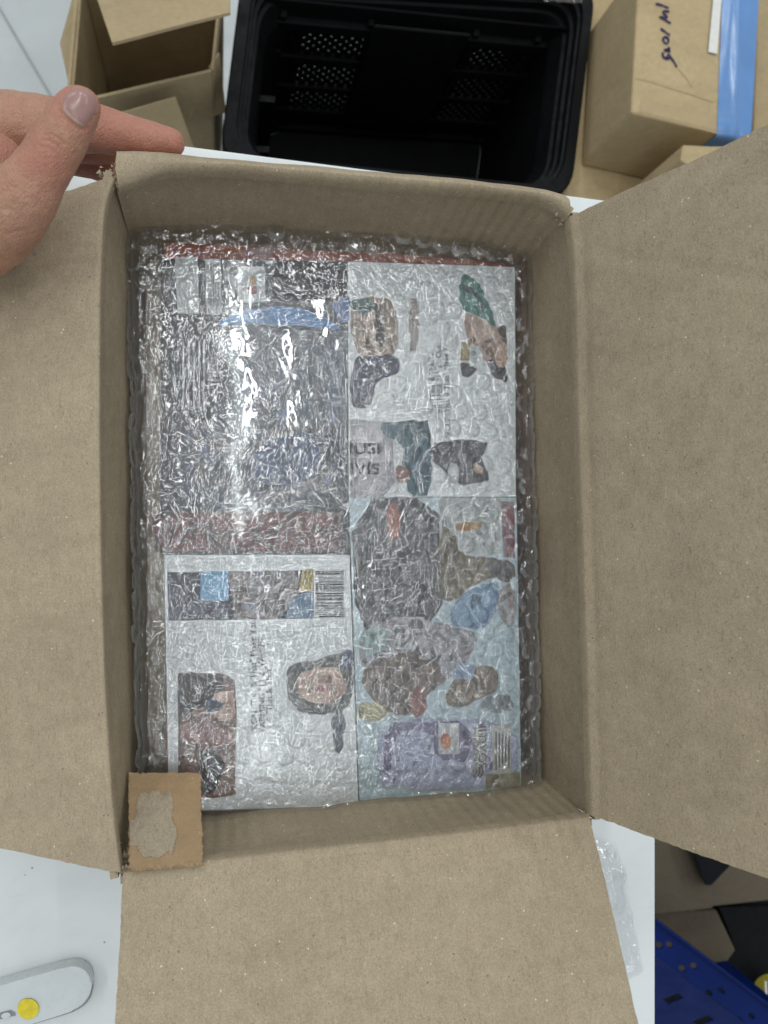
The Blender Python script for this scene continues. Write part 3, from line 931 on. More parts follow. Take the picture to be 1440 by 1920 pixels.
def film(name, zt, step, mat, hfun, grow=0.0, side=.030, r=.0065):
    w, l = .189 + grow * 2, .270 + grow * 2
    def prof(length):
        flat = length - 2 * r
        arc = math.pi / 2 * r
        tot = flat + 2 * arc + 2 * side
        s = np.linspace(-tot / 2, tot / 2, int(tot / step))
        a = np.abs(s)
        x = np.where(a < flat / 2, a, 0.0); z = np.zeros_like(a)
        m = (a >= flat / 2) & (a < flat / 2 + arc)
        th = (a - flat / 2) / r
        x = np.where(m, flat / 2 + r * np.sin(np.clip(th, 0, math.pi / 2)), x)
        z = np.where(m, -r * (1 - np.cos(np.clip(th, 0, math.pi / 2))), z)
        m2 = a >= flat / 2 + arc
        x = np.where(m2, length / 2, x); z = np.where(m2, -r - (a - flat / 2 - arc), z)
        return s, np.sign(s) * x / (length / 2), z
    sx, ux, zx = prof(w)
    sy, uy, zy = prof(l)
    S, T = np.meshgrid(sx, sy)
    A, B = np.meshgrid(ux, uy)
    ZX, ZY = np.meshgrid(zx, zy)
    # outline wobble
    A = A * (1 + vnoise(T, S * 0 + .3, .035, 5) * .014 + vnoise(T, S * 0 + .9, .012, 6) * .009)
    B = B * (1 + vnoise(S, T * 0 + .3, .035, 8) * .009 + vnoise(S, T * 0 + .9, .012, 9) * .007)
    f, g = (A + 1) / 2, (B + 1) / 2
    c = [np.array(p) for p in PK]
    cc = sum(c) / 4
    c = [cc + (p - cc) * (1 + grow * 10 * .8) for p in c]
    XY = ((c[3][None, None] * (1 - f)[..., None] + c[2][None, None] * f[..., None]) * (1 - g)[..., None]
          + (c[0][None, None] * (1 - f)[..., None] + c[1][None, None] * f[..., None]) * g[..., None])
    P = XY.copy()
    P[..., 2] = zt - np.sqrt(ZX ** 2 + ZY ** 2)
    P[..., 2] = np.maximum(P[..., 2], .012)
    n = grid_normals(P)
    if n[n.shape[0] // 2, n.shape[1] // 2, 2] < 0: n = -n
    P = P + n * hfun(S, T)[..., None]
    return grid_mesh(name, P, mat, wrap)

def bubbles(S, T, pitch, rad, hgt, rot, seed, defl=(.25, 1.0)):
    """hexagonal blisters, each one more or less deflated"""
    r = np.random.default_rng(seed)
    c, s = math.cos(rot), math.sin(rot)
    X, Y = S * c - T * s, S * s + T * c
    best = np.zeros_like(S)
    rowh = pitch * math.sqrt(3) / 2
    tab = r.uniform(defl[0], defl[1], (512, 512)); sk = r.normal(0, .16, (512, 512, 2))
    j0 = np.round(Y / rowh).astype(int)
    for dj in (-1, 0, 1):
        j = j0 + dj
        sh = (j % 2) * pitch * .5
        i = np.round((X - sh) / pitch).astype(int)
        for di in (-1, 0, 1):
            ii = i + di
            k = tab[ii % 512, j % 512]
            cx = ii * pitch + sh + sk[ii % 512, j % 512, 0] * pitch * .25
            cy = j * rowh + sk[ii % 512, j % 512, 1] * pitch * .25
            d = np.sqrt((X - cx) ** 2 + (Y - cy) ** 2) / rad
            u_ = np.clip((1 - d) / .20, 0, 1)
            h = (u_ * u_ * (3 - 2 * u_) * .8 + np.clip(1 - d ** 2, 0, 1) * .2) * hgt * k
            best = np.maximum(best, h)
    return best

def h_outer(S, T):
    ed = np.clip(1 - np.minimum(.0945 - np.abs(S), .135 - np.abs(T)) / .011, 0, 1) * .55
    ed = np.maximum(ed, 2.2 * np.clip((T - .116 + vnoise(S, T * 0, .05, 99) * .008) / .006, 0, 1) * (S > -.045))
    h = bubbles(S, T, .0092, .0042, .00092, .12, 41, (.1, 1.0)) * (1 + ed)
    crk = vnoise(S, T, .0046, 51) * .00012 + vnoise(S, T, .0023, 52) * .00004
    rd = 1 - np.abs(vnoise(S + vnoise(S, T, .006, 3) * .002, T, .0075, 53)) * 2.2
    crk += np.clip(rd, 0, 1) ** 3 * .00016
    fold = np.clip(-S - .080, 0, .02) / .02
    crk += fold * np.abs(vnoise(S * 5, T * .35, .012, 57)) * .0011
    return h + crk + vnoise(S, T, .03, 54) * .0006

def h_inner(S, T):
    return bubbles(S, T, .0088, .0039, .0004, .5, 61, (.2, 1.0)) + vnoise(S, T, .003, 62) * .00006 + vnoise(S, T, .02, 63) * .0003

film('outer_film', .0565, .00046, M['film_outer'], h_outer, .0012)
film('inner_film', .0530, .00064, M['film_inner'], h_inner, -.0004)

# clear packing tape that closes the wrap
TAPE_UP = .0008
def tape(px_poly, z, seed, amp=.00074):
    q = [np.array(U(x, y, z + TAPE_UP)) for x, y in px_poly]
    n, m = 150, 120
    f, g = np.meshgrid(np.linspace(0, 1, n), np.linspace(0, 1, m))
    P = (q[0] * ((1 - f) * (1 - g))[..., None] + q[1] * (f * (1 - g))[..., None] + q[2] * (f * g)[..., None] + q[3] * ((1 - f) * g)[..., None])
    P[..., 2] += vnoise(P[..., 0] * 1.35, P[..., 1] * .8, .022, seed) * amp + vnoise(P[..., 0] * 1.3, P[..., 1], .0065, seed + 1) * amp * .15
    P[..., 2] -= (P[..., 0] - P[..., 0].mean()) * .034
    return grid_mesh('tape', P, M['tape_clear'], wrap)
tape([(430, 566), (662, 560), (660, 800), (432, 798)], .0588, 91)
tape([(470, 424), (512, 424), (510, 620), (468, 620)], .0590, 95, .0004)

# ================================================================== LOOSE CARDBOARD SQUARE
q = [U(241, 1449, .0640), U(376, 1449, .0640), U(380, 1617, .1035), U(243, 1628, .1035)]
q = [np.array(p) for p in q]
cs = empty('cardboard_square', tuple(sum(q) / 4), 'small brown cardboard square with a torn grey patch, in the near left corner', 'cardboard')
f, g = np.meshgrid(np.linspace(0, 1, 40), np.linspace(0, 1, 44))
P = (q[0] * ((1 - f) * (1 - g))[..., None] + q[1] * (f * (1 - g))[..., None] + q[2] * (f * g)[..., None] + q[3] * ((1 - f) * g)[..., None])
sheet('board', P, .0022, M['kraft_scrap'], cs, rough=.00018, seed=8)
tp = [(.15, .24), (.22, .235), (.28, .25), (.33, .225), (.40, .22), (.44, .25), (.49, .285), (.53, .23), (.575, .22), (.59, .30), (.60, .40), (.59, .50), (.585, .56), (.64, .64), (.645, .72),
      (.60, .82), (.575, .90), (.52, .875), (.46, .90), (.38, .935), (.30, .905), (.20, .92), (.14, .86), (.10, .80), (.015, .79), (.005, .54), (.07, .53), (.10, .47), (.115, .36)]
rj = random.Random(4)
tpp = []
for k in range(len(tp)):
    a, b2 = tp[k], tp[(k + 1) % len(tp)]
    for t in range(4):
        w = t / 4
        tpp.append((a[0] * (1 - w) + b2[0] * w + rj.gauss(0, .006), a[1] * (1 - w) + b2[1] * w + rj.gauss(0, .006)))
nq = np.cross(q[1] - q[0], q[3] - q[0]); nq /= np.linalg.norm(nq)
if nq[2] < 0: nq = -nq
bm = bmesh.new(); vs = []
for fx, gy in tpp:
    fx = max(fx, .004)
    p = q[0] * (1 - fx) * (1 - gy) + q[1] * fx * (1 - gy) + q[2] * fx * gy + q[3] * (1 - fx) * gy
    vs.append(bm.verts.new(p + nq * .00045))
es = [bm.edges.new((vs[k], vs[(k + 1) % len(vs)])) for k in range(len(vs))]
bmesh.ops.triangle_fill(bm, edges=es, use_beauty=True)
ret = bmesh.ops.extrude_face_region(bm, geom=list(bm.faces))
for v in ret['geom']:
    if isinstance(v, bmesh.types.BMVert): v.co -= Vector(nq) * .0004
tag(bm_obj('torn_patch', bm, M['kraft_torn'], cs), 'grey fibrous patch where a label tore off')

# ================================================================== HAND
CV, CF = [], []
def capsule_chain(pts, seg=20):
    """tapered round chain: spheres joined by cones, collected for one remesh"""
    for p, r in pts:
        b0 = len(CV); rings = seg // 2
        CV.append((p.x, p.y, p.z + r))
        for i in range(1, rings):
            th = math.pi * i / rings
            for j in range(seg):
                ph = 2 * math.pi * j / seg
                CV.append((p.x + r * math.sin(th) * math.cos(ph), p.y + r * math.sin(th) * math.sin(ph), p.z + r * math.cos(th)))
        CV.append((p.x, p.y, p.z - r))
        last = len(CV) - 1
        for j in range(seg):
            j2 = (j + 1) % seg
            CF.append((b0, b0 + 1 + j, b0 + 1 + j2))
            CF.append((last, b0 + 1 + (rings - 2) * seg + j2, b0 + 1 + (rings - 2) * seg + j))
            for i in range(rings - 2):
                CF.append((b0 + 1 + i * seg + j, b0 + 1 + (i + 1) * seg + j, b0 + 1 + (i + 1) * seg + j2, b0 + 1 + i * seg + j2))
    for (p, r), (q_, r2) in zip(pts[:-1], pts[1:]):
        d = q_ - p
        if d.length < 1e-6: continue
        rot = d.to_track_quat('Z', 'Y').to_matrix()
        b0 = len(CV)
        for c_, rr in ((p, r), (q_, r2)):
            for j in range(seg):
                ph = 2 * math.pi * j / seg
                CV.append(tuple(c_ + rot @ Vector((rr * math.cos(ph), rr * math.sin(ph), 0))))
        CF.append(tuple(range(b0 + seg - 1, b0 - 1, -1))); CF.append(tuple(range(b0 + seg, b0 + 2 * seg)))
        for j in range(seg):
            j2 = (j + 1) % seg
            CF.append((b0 + j, b0 + j2, b0 + seg + j2, b0 + seg + j))

def cat(pts, sub=4):
    """smooth interpolation of (point, radius) control list"""
    P_ = [np.array([*p, r]) for p, r in pts]
    out_ = []
    for k in range(len(P_) - 1):
        p0 = P_[max(k - 1, 0)]; p1 = P_[k]; p2 = P_[k + 1]; p3 = P_[min(k + 2, len(P_) - 1)]
        for t in np.linspace(0, 1, sub, endpoint=False):
            v = .5 * ((2 * p1) + (-p0 + p2) * t + (2 * p0 - 5 * p1 + 4 * p2 - p3) * t ** 2 + (-p0 + 3 * p1 - 3 * p2 + p3) * t ** 3)
            out_.append((Vector(v[:3]), float(v[3])))
    out_.append((Vector(P_[-1][:3]), float(P_[-1][3])))
    return out_

thumb = [(UD(-190, 430, .300), .026), (UD(-95, 432, .286), .0215), (UD(-28, 418, .278), .0175), (UD(34, 378, .2725), .0128),
         (UD(78, 318, .269), .0098), (UD(112, 262, .267), .0092), (UD(136, 222, .2655), .0083), (UD(149, 202, .265), .0074)]
index = [(UD(-190, 300, .318), .024), (UD(-70, 262, .312), .0185), (UD(20, 245, .310), .0152), (UD(100, 240, .311), .0122), (UD(165, 240, .313), .0101),
         (UD(205, 246, .3145), .0092), (UD(258, 257, .316), .0079), (UD(300, 264, .3175), .0068), (UD(320, 267, .318), .0060)]
middle = [(UD(-170, 330, .336), .020), (UD(-40, 300, .334), .0135), (UD(60, 280, .334), .0098), (UD(140, 272, .336), .0080), (UD(186, 279, .338), .0066), (UD(206, 283, .339), .0055)]
ring = [(UD(-170, 370, .352), .018), (UD(-20, 320, .350), .0115), (UD(80, 290, .350), .0085), (UD(140, 297, .350), .0076), (UD(180, 310, .350), .0068), (UD(202, 318, .350), .0058)]
palm = [(UD(-240, 360, .318), .033), (UD(-150, 340, .312), .028), (UD(-60, 330, .302), .020), (UD(-10, 318, .294), .0135)]
for ch in (thumb, index, middle, ring, palm):
    capsule_chain(cat(ch, 5))
# wrist end
capsule_chain([(UD(-240, 360, .318), .033), (UD(-420, 470, .335), .030)])
me = bpy.data.meshes.new('hand_source'); me.from_pydata(CV, [], CF)
src = bpy.data.objects.new('hand_source', me); COL.objects.link(src)
md = src.modifiers.new('r', 'REMESH'); md.mode = 'VOXEL'; md.voxel_size = .00062; md.use_smooth_shade = True
sm = src.modifiers.new('s', 'SMOOTH'); sm.factor = .5; sm.iterations = 14
bpy.context.view_layer.update()
hm = bpy.data.meshes.new_from_object(src.evaluated_get(bpy.context.evaluated_depsgraph_get()))
bpy.data.objects.remove(src)
# skin folds: shallow grooves pressed into the knuckles
def groove(verts, nrm, pts, depth, width):
    cv = (verts - np.array(CAM_LOC)) @ np.array(CR)
    px = CXP + FPX * cv[:, 0] / -cv[:, 2]; py = CYP - FPX * cv[:, 1] / -cv[:, 2]
    facing = (nrm * -(verts - np.array(CAM_LOC))).sum(1) > 0
    out_ = np.zeros(len(verts))
    for (x0, y0), (x1, y1) in zip(pts[:-1], pts[1:]):
        dx_, dy_ = x1 - x0, y1 - y0
        t = np.clip(((px - x0) * dx_ + (py - y0) * dy_) / (dx_ ** 2 + dy_ ** 2), 0, 1)
        d_ = np.hypot(px - x0 - t * dx_, py - y0 - t * dy_)
        out_ = np.maximum(out_, depth * np.exp(-(d_ / width) ** 2))
    return out_ * facing * (cv[:, 2] > -.300 if pts[0][0] < 130 else cv[:, 2] < -.29)
nv = len(hm.vertices)
co = np.empty(nv * 3, np.float32); hm.vertices.foreach_get('co', co); co = co.reshape(-1, 3).astype(float)
nr = np.empty(nv * 3, np.float32); hm.vertices.foreach_get('normal', nr); nr = nr.reshape(-1, 3).astype(float)
dep = np.zeros(nv)
for pts_, dd, ww in (([(84, 252), (96, 250), (110, 258), (121, 270)], .00055, 2.6), ([(90, 243), (104, 244), (118, 254)], .0004, 2.2),
                     ([(78, 262), (92, 262), (106, 270), (114, 280)], .00045, 2.4), ([(72, 274), (86, 275), (100, 284)], .0003, 2.2), ([(98, 236), (112, 240)], .00025, 2.0),
                     ([(4, 346), (30, 352), (52, 372)], .0003, 4), ([(0, 392), (26, 396), (46, 410)], .00025, 4), ([(14, 440), (40, 430), (62, 436)], .0003, 5),
                     ([(40, 330), (62, 340), (80, 356)], .0002, 3), ([(110, 206), (116, 216), (130, 228), (146, 240), (160, 244)], .0004, 3.5),
                     ([(263, 244), (265, 262), (267, 286)], .0004, 2.4), ([(270, 248), (271, 264)], .00025, 2.2), ([(190, 214), (195, 236), (193, 262)], .0003, 3)):
    dep += groove(co, nr, pts_, dd, ww)
dep += (vnoise(co[:, 0] * 1.3 + co[:, 2], co[:, 1], .010, 811) * .00035 + vnoise(co[:, 0], co[:, 1] + co[:, 2], .0045, 812) * .00012)
co -= nr * dep[:, None]
hm.vertices.foreach_set('co', co.astype(np.float32).ravel())
bl = np.zeros(nv)
for x_, y_, d_, r_ in ((325, 268, .316, .020), (260, 262, .314, .020), (200, 250, .312, .018), (150, 190, .262, .012), (170, 300, .345, .030), (20, 300, .29, .016), (85, 300, .262, .010)):
    bl = np.maximum(bl, np.exp(-(np.linalg.norm(co - np.array(UD(x_, y_, d_)), axis=1) / r_) ** 2))
at = hm.attributes.new('blush', 'FLOAT', 'POINT'); at.data.foreach_set('value', bl.astype(np.float32))
hm.materials.clear(); hm.update()
hand = link('hand', hm, M['skin'])
hm.polygons.foreach_set('use_smooth', [True] * len(hm.polygons))
tag(hand, 'bare hand gripping the far left corner of the carton, thumb on the flap', 'hand')

from mathutils.bvhtree import BVHTree
bvh = BVHTree.FromPolygons(co.tolist(), [tuple(p.vertices) for p in hm.polygons])
def nail(px_pts, mat, lift, name, par=None):
    """nail plate laid on the finger surface: outline in px, projected onto the hand mesh"""
    # BVHTree.FromPolygons([v.co for v in hm.vertices], [tuple(p.vertices) for p in hm.polygons])
    poly = chaikin(px_pts, 3)
    cx = sum(p[0] for p in poly) / len(poly); cy = sum(p[1] for p in poly) / len(poly)
    V, F = [], []
    K = len(poly); R_ = 7
    for r in range(R_ + 1):
        for x, y in poly:
            t = r / R_
            d = ray(cx + (x - cx) * t, cy + (y - cy) * t).normalized()
            hit = bvh.ray_cast(CAM_LOC, d)
            p, nn = hit[0], hit[1]
            if p is None: p, nn = UD(x, y, .265), Vector((0, 0, 1))
            V.append(p + nn * (lift * (1 - .75 * t ** 6)))
    for r in range(R_):
        for k in range(K):
            k2 = (k + 1) % K
            F.append((r * K + k, r * K + k2, (r + 1) * K + k2, (r + 1) * K + k))
    return from_py(name, V, F, mat, par or hand, True)
tn = nail([(117, 190), (124, 174), (140, 166), (156, 166), (172, 176), (181, 192), (181, 206), (172, 222), (158, 236), (146, 230), (130, 214), (118, 202)], M['nail'], .0006, 'thumb_nail')
nail([(119, 200), (131, 211), (145, 224), (157, 234), (155, 239), (142, 232), (127, 219), (117, 207)], M['nail_edge'], .0005, 'nail_root', par=tn)

# ================================================================== ON THE TABLE, NEAR SIDE
# white plastic strip with rounded end
dv = empty('plastic_strip', tuple(U(60, 1880, 0)), 'white plastic strip with rounded end and yellow dot, lying on the table', 'plastic strip')
outl = [(-160, 1893), (-60, 1866), (60, 1831), (128, 1812), (146, 1812), (160, 1819), (169, 1832), (172, 1846), (170, 1860), (163, 1876), (150, 1889), (128, 1899), (60, 1920), (-160, 1990)]
zt_ = .0085
bm = bmesh.new(); prism(bm, [(p.x, p.y) for p in P2(chaikin(outl, 1)[::-1], zt_)], .0005, zt_)
bm_obj('body', bm, M['white_plastic'], dv, bevel=.0009, seg=2, smooth=False)
rim_ = [(x + (3.5 if x > 120 else 0), y - (5 if y < 1850 else -1)) for x, y in outl]  # grey ring drawn in place of the shadow outline round the strip
bm = bmesh.new(); prism(bm, [(p.x, p.y) for p in P2(chaikin(rim_, 1)[::-1], .002)], .0004, .002)
bm_obj('shadow_rim', bm, M['grey_plastic'], dv, bevel=.0004, seg=1)
V = [U(x, y, zt_ + .0004) for x, y in oval(53, 1891, 20, 19, 32)]
bm = bmesh.new(); f_ = bm.faces.new([bm.verts.new(v) for v in V]); ret = bmesh.ops.extrude_face_region(bm, geom=[f_])
for v in ret['geom']:
    if isinstance(v, bmesh.types.BMVert): v.co.z += .0005
tag(bm_obj('sticker', bm, M['yellow'], dv), 'round yellow sticker')
bm = bmesh.new()
f_ = bm.faces.new([bm.verts.new(U(x, y, zt_ + .0003)) for x, y in [(-40, 1910), (20, 1894), (29, 1899), (29, 1905), (20, 1906), (-40, 1922)]])
slot = bm_obj('slot', bm, M['grey_plastic'], dv)
bm = bmesh.new()
f_ = bm.faces.new([bm.verts.new(U(x, y, zt_ + .0008)) for x, y in oval(11, 1904, 9, 5.5, 20, -.25)])
bm_obj('slot_button', bm, M['white_plastic'], slot)

# clear sleeve round the strip, and loose film by the near flap
def loose_film(name, parent, px_poly, z, seed, amp, nn=70, mat='film_loose'):
    q_ = [np.array(U(x, y, z)) for x, y in px_poly]
    f_, g_ = np.meshgrid(np.linspace(0, 1, nn), np.linspace(0, 1, nn * 2))
    P_ = (q_[0] * ((1 - f_) * (1 - g_))[..., None] + q_[1] * (f_ * (1 - g_))[..., None] + q_[2] * (f_ * g_)[..., None] + q_[3] * ((1 - f_) * g_)[..., None])
    X_, Y_ = P_[..., 0].copy(), P_[..., 1].copy()
    rdg = 1 - np.abs(vnoise(X_, Y_, .012, seed)) * 2
    edge = np.minimum(np.minimum(f_, 1 - f_), np.minimum(g_, 1 - g_)) * 2
    P_[..., 2] = .0012 + (np.clip(rdg, 0, 1) ** 2 * amp + (vnoise(X_, Y_, .02, seed + 1) * .5 + .5) * amp) * (.15 + .85 * np.clip(edge * 2.2, 0, 1))
    P_[..., 0] += vnoise(X_, Y_, .016, seed + 2) * .0022
    return grid_mesh(name, P_, M[mat], parent)
lf = loose_film('plastic_film', None, [(1112, 1568), (1162, 1590), (1206, 1822), (1150, 1850)], .002, 301, .006)
tag(lf, 'crumpled clear plastic film on the white table by the near flap', 'plastic film')

# ================================================================== FAR SIDE, ON THE FLOOR
def carton_from_top(name, px, ztop, zbot, mat, label, cat='carton', shrink=0.0, bevel=.003):
    pts = [U(x, y, ztop) for x, y in px]
    c = sum(pts, Vector()) / len(pts)
    t = empty(name, (c.x, c.y, zbot), label, cat)
    bm = bmesh.new(); hexa(bm, [p for p in pts[::-1]], [Vector((p.x, p.y, zbot)) for p in pts[::-1]])
    bm_obj('board_body', bm, mat, t, bevel=bevel, seg=3)
    return t, pts

# broad low carton that carries the marked one
lowc, _ = carton_from_top('carton', [(1112, -60), (1700, -60), (1700, 470), (1160, 382), (1052, 374)], -.445, FLOOR_Z, M['kraft_yellow'], 'wide pale carton under the box marked with violet pen')
# marked carton with blue tape
zt2, zb2 = -.325, -.4435
mk, mp = carton_from_top('carton', [(1199, -70), (1426, -70), (1405, 268), (1350, 252), (1184, 211)], zt2, zb2, M['kraft_yellow'], 'carton marked with violet pen and sealed with blue tape', bevel=.0035)
def ribbon(parent, name, strokes, width, z, mat):
    """marker strokes as thin flat bands"""
    V, F = [], []
    for st in strokes:
        p = polyline([U(x, y, z) for x, y in st], 44)
        p = np.stack([smooth1(p[:, k], 3) for k in range(3)], 1)
        dd = np.gradient(p, axis=0); dd /= np.linalg.norm(dd, axis=1, keepdims=True) + 1e-9
        b0 = len(V)
        for k in range(len(p)):
            w = width * (.88 + .18 * math.sin(k * .16 + b0))
            e = np.array([-dd[k, 1], dd[k, 0], 0]) * w
            V += [p[k] - e, p[k] + e]
        for k in range(len(p) - 1):
            F.append((b0 + 2 * k, b0 + 2 * k + 1, b0 + 2 * k + 3, b0 + 2 * k + 2))
    return from_py(name, V, F, mat, parent)
S_ = lambda pts: [(1180 + x / 5.54, y / 5.54) for x, y in pts]
strokes = [S_([(275, 38), (330, 48), (410, 82)]), S_([(418, 120), (360, 110), (350, 128), (392, 168), (398, 185), (308, 170), (345, 190), (432, 240)]),
           S_([(326, 294), (370, 325), (424, 366)]), S_([(348, 400), (375, 380), (405, 395), (410, 430), (395, 455), (365, 440), (348, 405)]),
           S_([(398, 494), (420, 500), (408, 516), (372, 512), (366, 524), (400, 530), (430, 534)]), S_([(352, 542), (346, 572), (372, 606), (392, 598), (404, 562), (428, 574), (420, 602), (384, 612)]),
           S_([(428, 590), (452, 622), (476, 655), (494, 696)])]
ribbon(mk, 'handwriting', strokes, .00135, zt2 + .0012, M['ink'])
# blue tape: laid over the right part of the top, folding down the front end
bm = bmesh.new()
zt3 = zt2 + .0012
tl, tr_, br, bl, mid = U(1356, -80, zt3), U(1428, -80, zt3), U(1407, 268, zt3), U(1345, 250, zt3), None
n_ = 24; rows_ = 16
Vt = []
for k in range(rows_):
    g_ = k / (rows_ - 1)
    for j in range(n_):
        f_ = j / (n_ - 1)
        p = (tl * (1 - f_) + tr_ * f_) * (1 - g_) + (bl * (1 - f_) + br * f_) * g_
        fold = .0046 * min(f_ / .42, (1 - f_) / .58) + .0012 * math.exp(-((f_ - .40 + .05 * math.sin(g_ * 5)) / .09) ** 2) - .0006 * math.exp(-((f_ - .6) / .08) ** 2)
        p = p + Vector((0, 0, fold + .0005 * math.sin(f_ * 9 + g_ * 6)))
        Vt.append(p)
Pt = np.array([tuple(v) for v in Vt]).reshape(rows_, n_, 3)
drop = [Pt]
last = Pt[-1].copy()
for k in range(1, 6):
    q_ = last.copy(); q_[:, 1] -= .0012 + (.0012 if k == 1 else 0); q_[:, 2] -= .0085 * k - .004
    drop.append(q_[None])
sheet('tape', np.concatenate(drop), .0004, M['blue_tape'], mk)
wt = [U(1343, -60, zt2 + .0022), U(1358, -60, zt2 + .0022), U(1345, 101, zt2 + .0022), U(1328, 97, zt2 + .0022)]
from_py('paper_tape', wt, [(3, 2, 1, 0)], M['white_tape'], mk)

M['tape_tan'] = plain('tan_packing_tape', (.40, .30, .165), .28, .4, .05, 60, .1, 150)
M['crease'] = plain('board_crease', (.425, .328, .188), .85, .15)
zq = zt2 + .0004
from_py('packing_tape', [U(1204, 186, zq), U(1340, 219, zq), U(1346, 246, zq), U(1198, 209, zq)], [(3, 2, 1, 0)], M['tape_tan'], mk)
ribbon(mk, 'crease', [[(1192, 146), (1225, 153), (1262, 166), (1300, 178), (1338, 190)]], .0012, zq + .0001, M['crease'])
ribbon(mk, 'crease', [[(1272, 128), (1290, 150), (1298, 163)]], .0008, zq + .0001, M['crease'])

# small carton in front of it, half hidden by the right flap
sc_, _ = carton_from_top('carton', [(1281, 271), (1350, 275), (1600, 300), (1600, 520), (1276, 300)], -.300, -.4432, M['kraft_yellow'], 'small carton corner peeping over the right flap', bevel=.002)
# tall brown board at the right border
tall, _ = carton_from_top('carton', [(1424, -80), (1700, -80), (1700, 330), (1412, 262)], -.385, -.4432, M['kraft_floor'], 'dull brown carton to the right of the blue tape')

# open empty carton on the floor, far left
oc = empty('open_carton', tuple(U(290, 130, FLOOR_Z)), 'empty open carton with lifted flaps on the grey floor', 'carton')
def board(parent, name, quad, mat, th=.003, n=10, warp=.0015, seed=3, up=None):
    q_ = [np.array(p) for p in quad]
    f_, g_ = np.meshgrid(np.linspace(0, 1, n), np.linspace(0, 1, n))
    P_ = (q_[0] * ((1 - f_) * (1 - g_))[..., None] + q_[1] * (f_ * (1 - g_))[..., None] + q_[2] * (f_ * g_)[..., None] + q_[3] * ((1 - f_) * g_)[..., None])
    P_[..., 2] += vnoise(f_ * .1, g_ * .1, .06, seed) * warp
    return sheet(name, P_, th, mat, parent, up=up)
zr = -.40
zf = FLOOR_Z + .004
iTL, iTR, iBR, iBL = U(150, -60, zr), U(415, -60, zr), U(395, 130, zr), U(130, 190, zr)
bTL, bTR, bBR, bBL = [Vector((p.x, p.y, zf)) for p in (iTL, iTR, iBR, iBL)]
bo = U(250, 60, -.55)
board(oc, 'wall', (iTL, iBL, bBL, bTL), M['kraft_floor'], up=bo)
board(oc, 'wall', (iTR, iTL, bTL, bTR), M['kraft_floor'], up=bo)
board(oc, 'wall', (iBR, iTR, bTR, bBR), M['kraft_floor'], up=bo)
board(oc, 'wall', (iBL, iBR, bBR, bBL), M['kraft_floor'], up=bo)
board(oc, 'bottom_panel', (bTL + Vector((0, 0, .001)), bTR + Vector((0, 0, .001)), bBR + Vector((0, 0, .001)), bBL + Vector((0, 0, .001))), M['kraft_floor'])
board(oc, 'flap', (U(176, -20, zr + .05), U(430, -60, zr + .06), U(431, 24, zr + .085), U(210, 79, zr + .085)), M['kraft_floor'])
board(oc, 'flap', (U(112, 80, zr - .02), U(152, -60, zr), U(131, 190, zr), U(128, 155, zr - .01)), M['kraft_floor'])
board(oc, 'flap', (U(222, 214, zr - .005), U(330, 184, zr - .003), U(372, 300, zr - .07), U(240, 330, zr - .07)), M['kraft_floor'])
board(oc, 'flap', (U(396, 128, zr - .002), U(412, 100, zr - .02), U(424, 212, zr - .09), U(352, 230, zr - .08)), M['kraft_floor'])

# black crate
cr_ = empty('crate', tuple(U(760, 180, FLOOR_Z)), 'large black plastic crate with lattice walls behind the table', 'crate')
zR, zB = -.42, FLOOR_Z + .004
rimq = [U(478, -62, zR), U(1100, -20, zR), U(1054, 352, zR), U(436, 290, zR)]      # TL TR BR BL
def rrect(q_, grow, z, rad, seg=7):
    """rounded quadrilateral loop"""
    c = sum(q_, Vector()) / 4
    pts = []
    w = (q_[1] - q_[0]).length; h_ = (q_[2] - q_[1]).length
    ex = ((q_[1] - q_[0]) + (q_[2] - q_[3])).normalized(); ey = ((q_[0] - q_[3]) + (q_[1] - q_[2])).normalized()
    cc = [q_[0] + (-ex + ey) * grow, q_[1] + (ex + ey) * grow, q_[2] + (ex - ey) * grow, q_[3] + (-ex - ey) * grow]
    for k in range(4):
        p = cc[k]; a_ = (cc[k - 1] - p).normalized(); b2_ = (cc[(k + 1) % 4] - p).normalized()
        s0, s1 = p + a_ * rad, p + b2_ * rad
        for t in range(seg + 1):
            u_ = t / seg
            r_ = s0 * (1 - u_) ** 2 + p * 2 * u_ * (1 - u_) + s1 * u_ ** 2
            pts.append(Vector((r_.x, r_.y, z)))
    return pts
def loft(loops, closed=True):
    V, F = [], []
    n_ = len(loops[0])
    for L in loops: V += L
    for i in range(len(loops) - 1):
        for j in range(n_):
            j2 = (j + 1) % n_
            F.append((i * n_ + j, i * n_ + j2, (i + 1) * n_ + j2, (i + 1) * n_ + j))
    return V, F
rim_loops = []
for grow, z in ((-.020, zR - .055), (-.012, zR - .030), (-.008, zR - .029), (-.008, zR - .018), (-.004, zR - .017), (-.004, zR - .006), (-.001, zR - .005), (0, zR), (.012, zR), (.014, zR - .003), (.014, zR - .020), (.009, zR - .021),
                (.009, zR - .040), (.004, zR - .041), (.002, zR - .090)):
    rim_loops.append(rrect(rimq, grow, z, .042))
V, F = loft(rim_loops)
from_py('rim', V, F, M['black'], cr_)
V, F = loft([rrect(rimq, -.020, zR - .055, .042), rrect(rimq, -.026, zB, .036)])
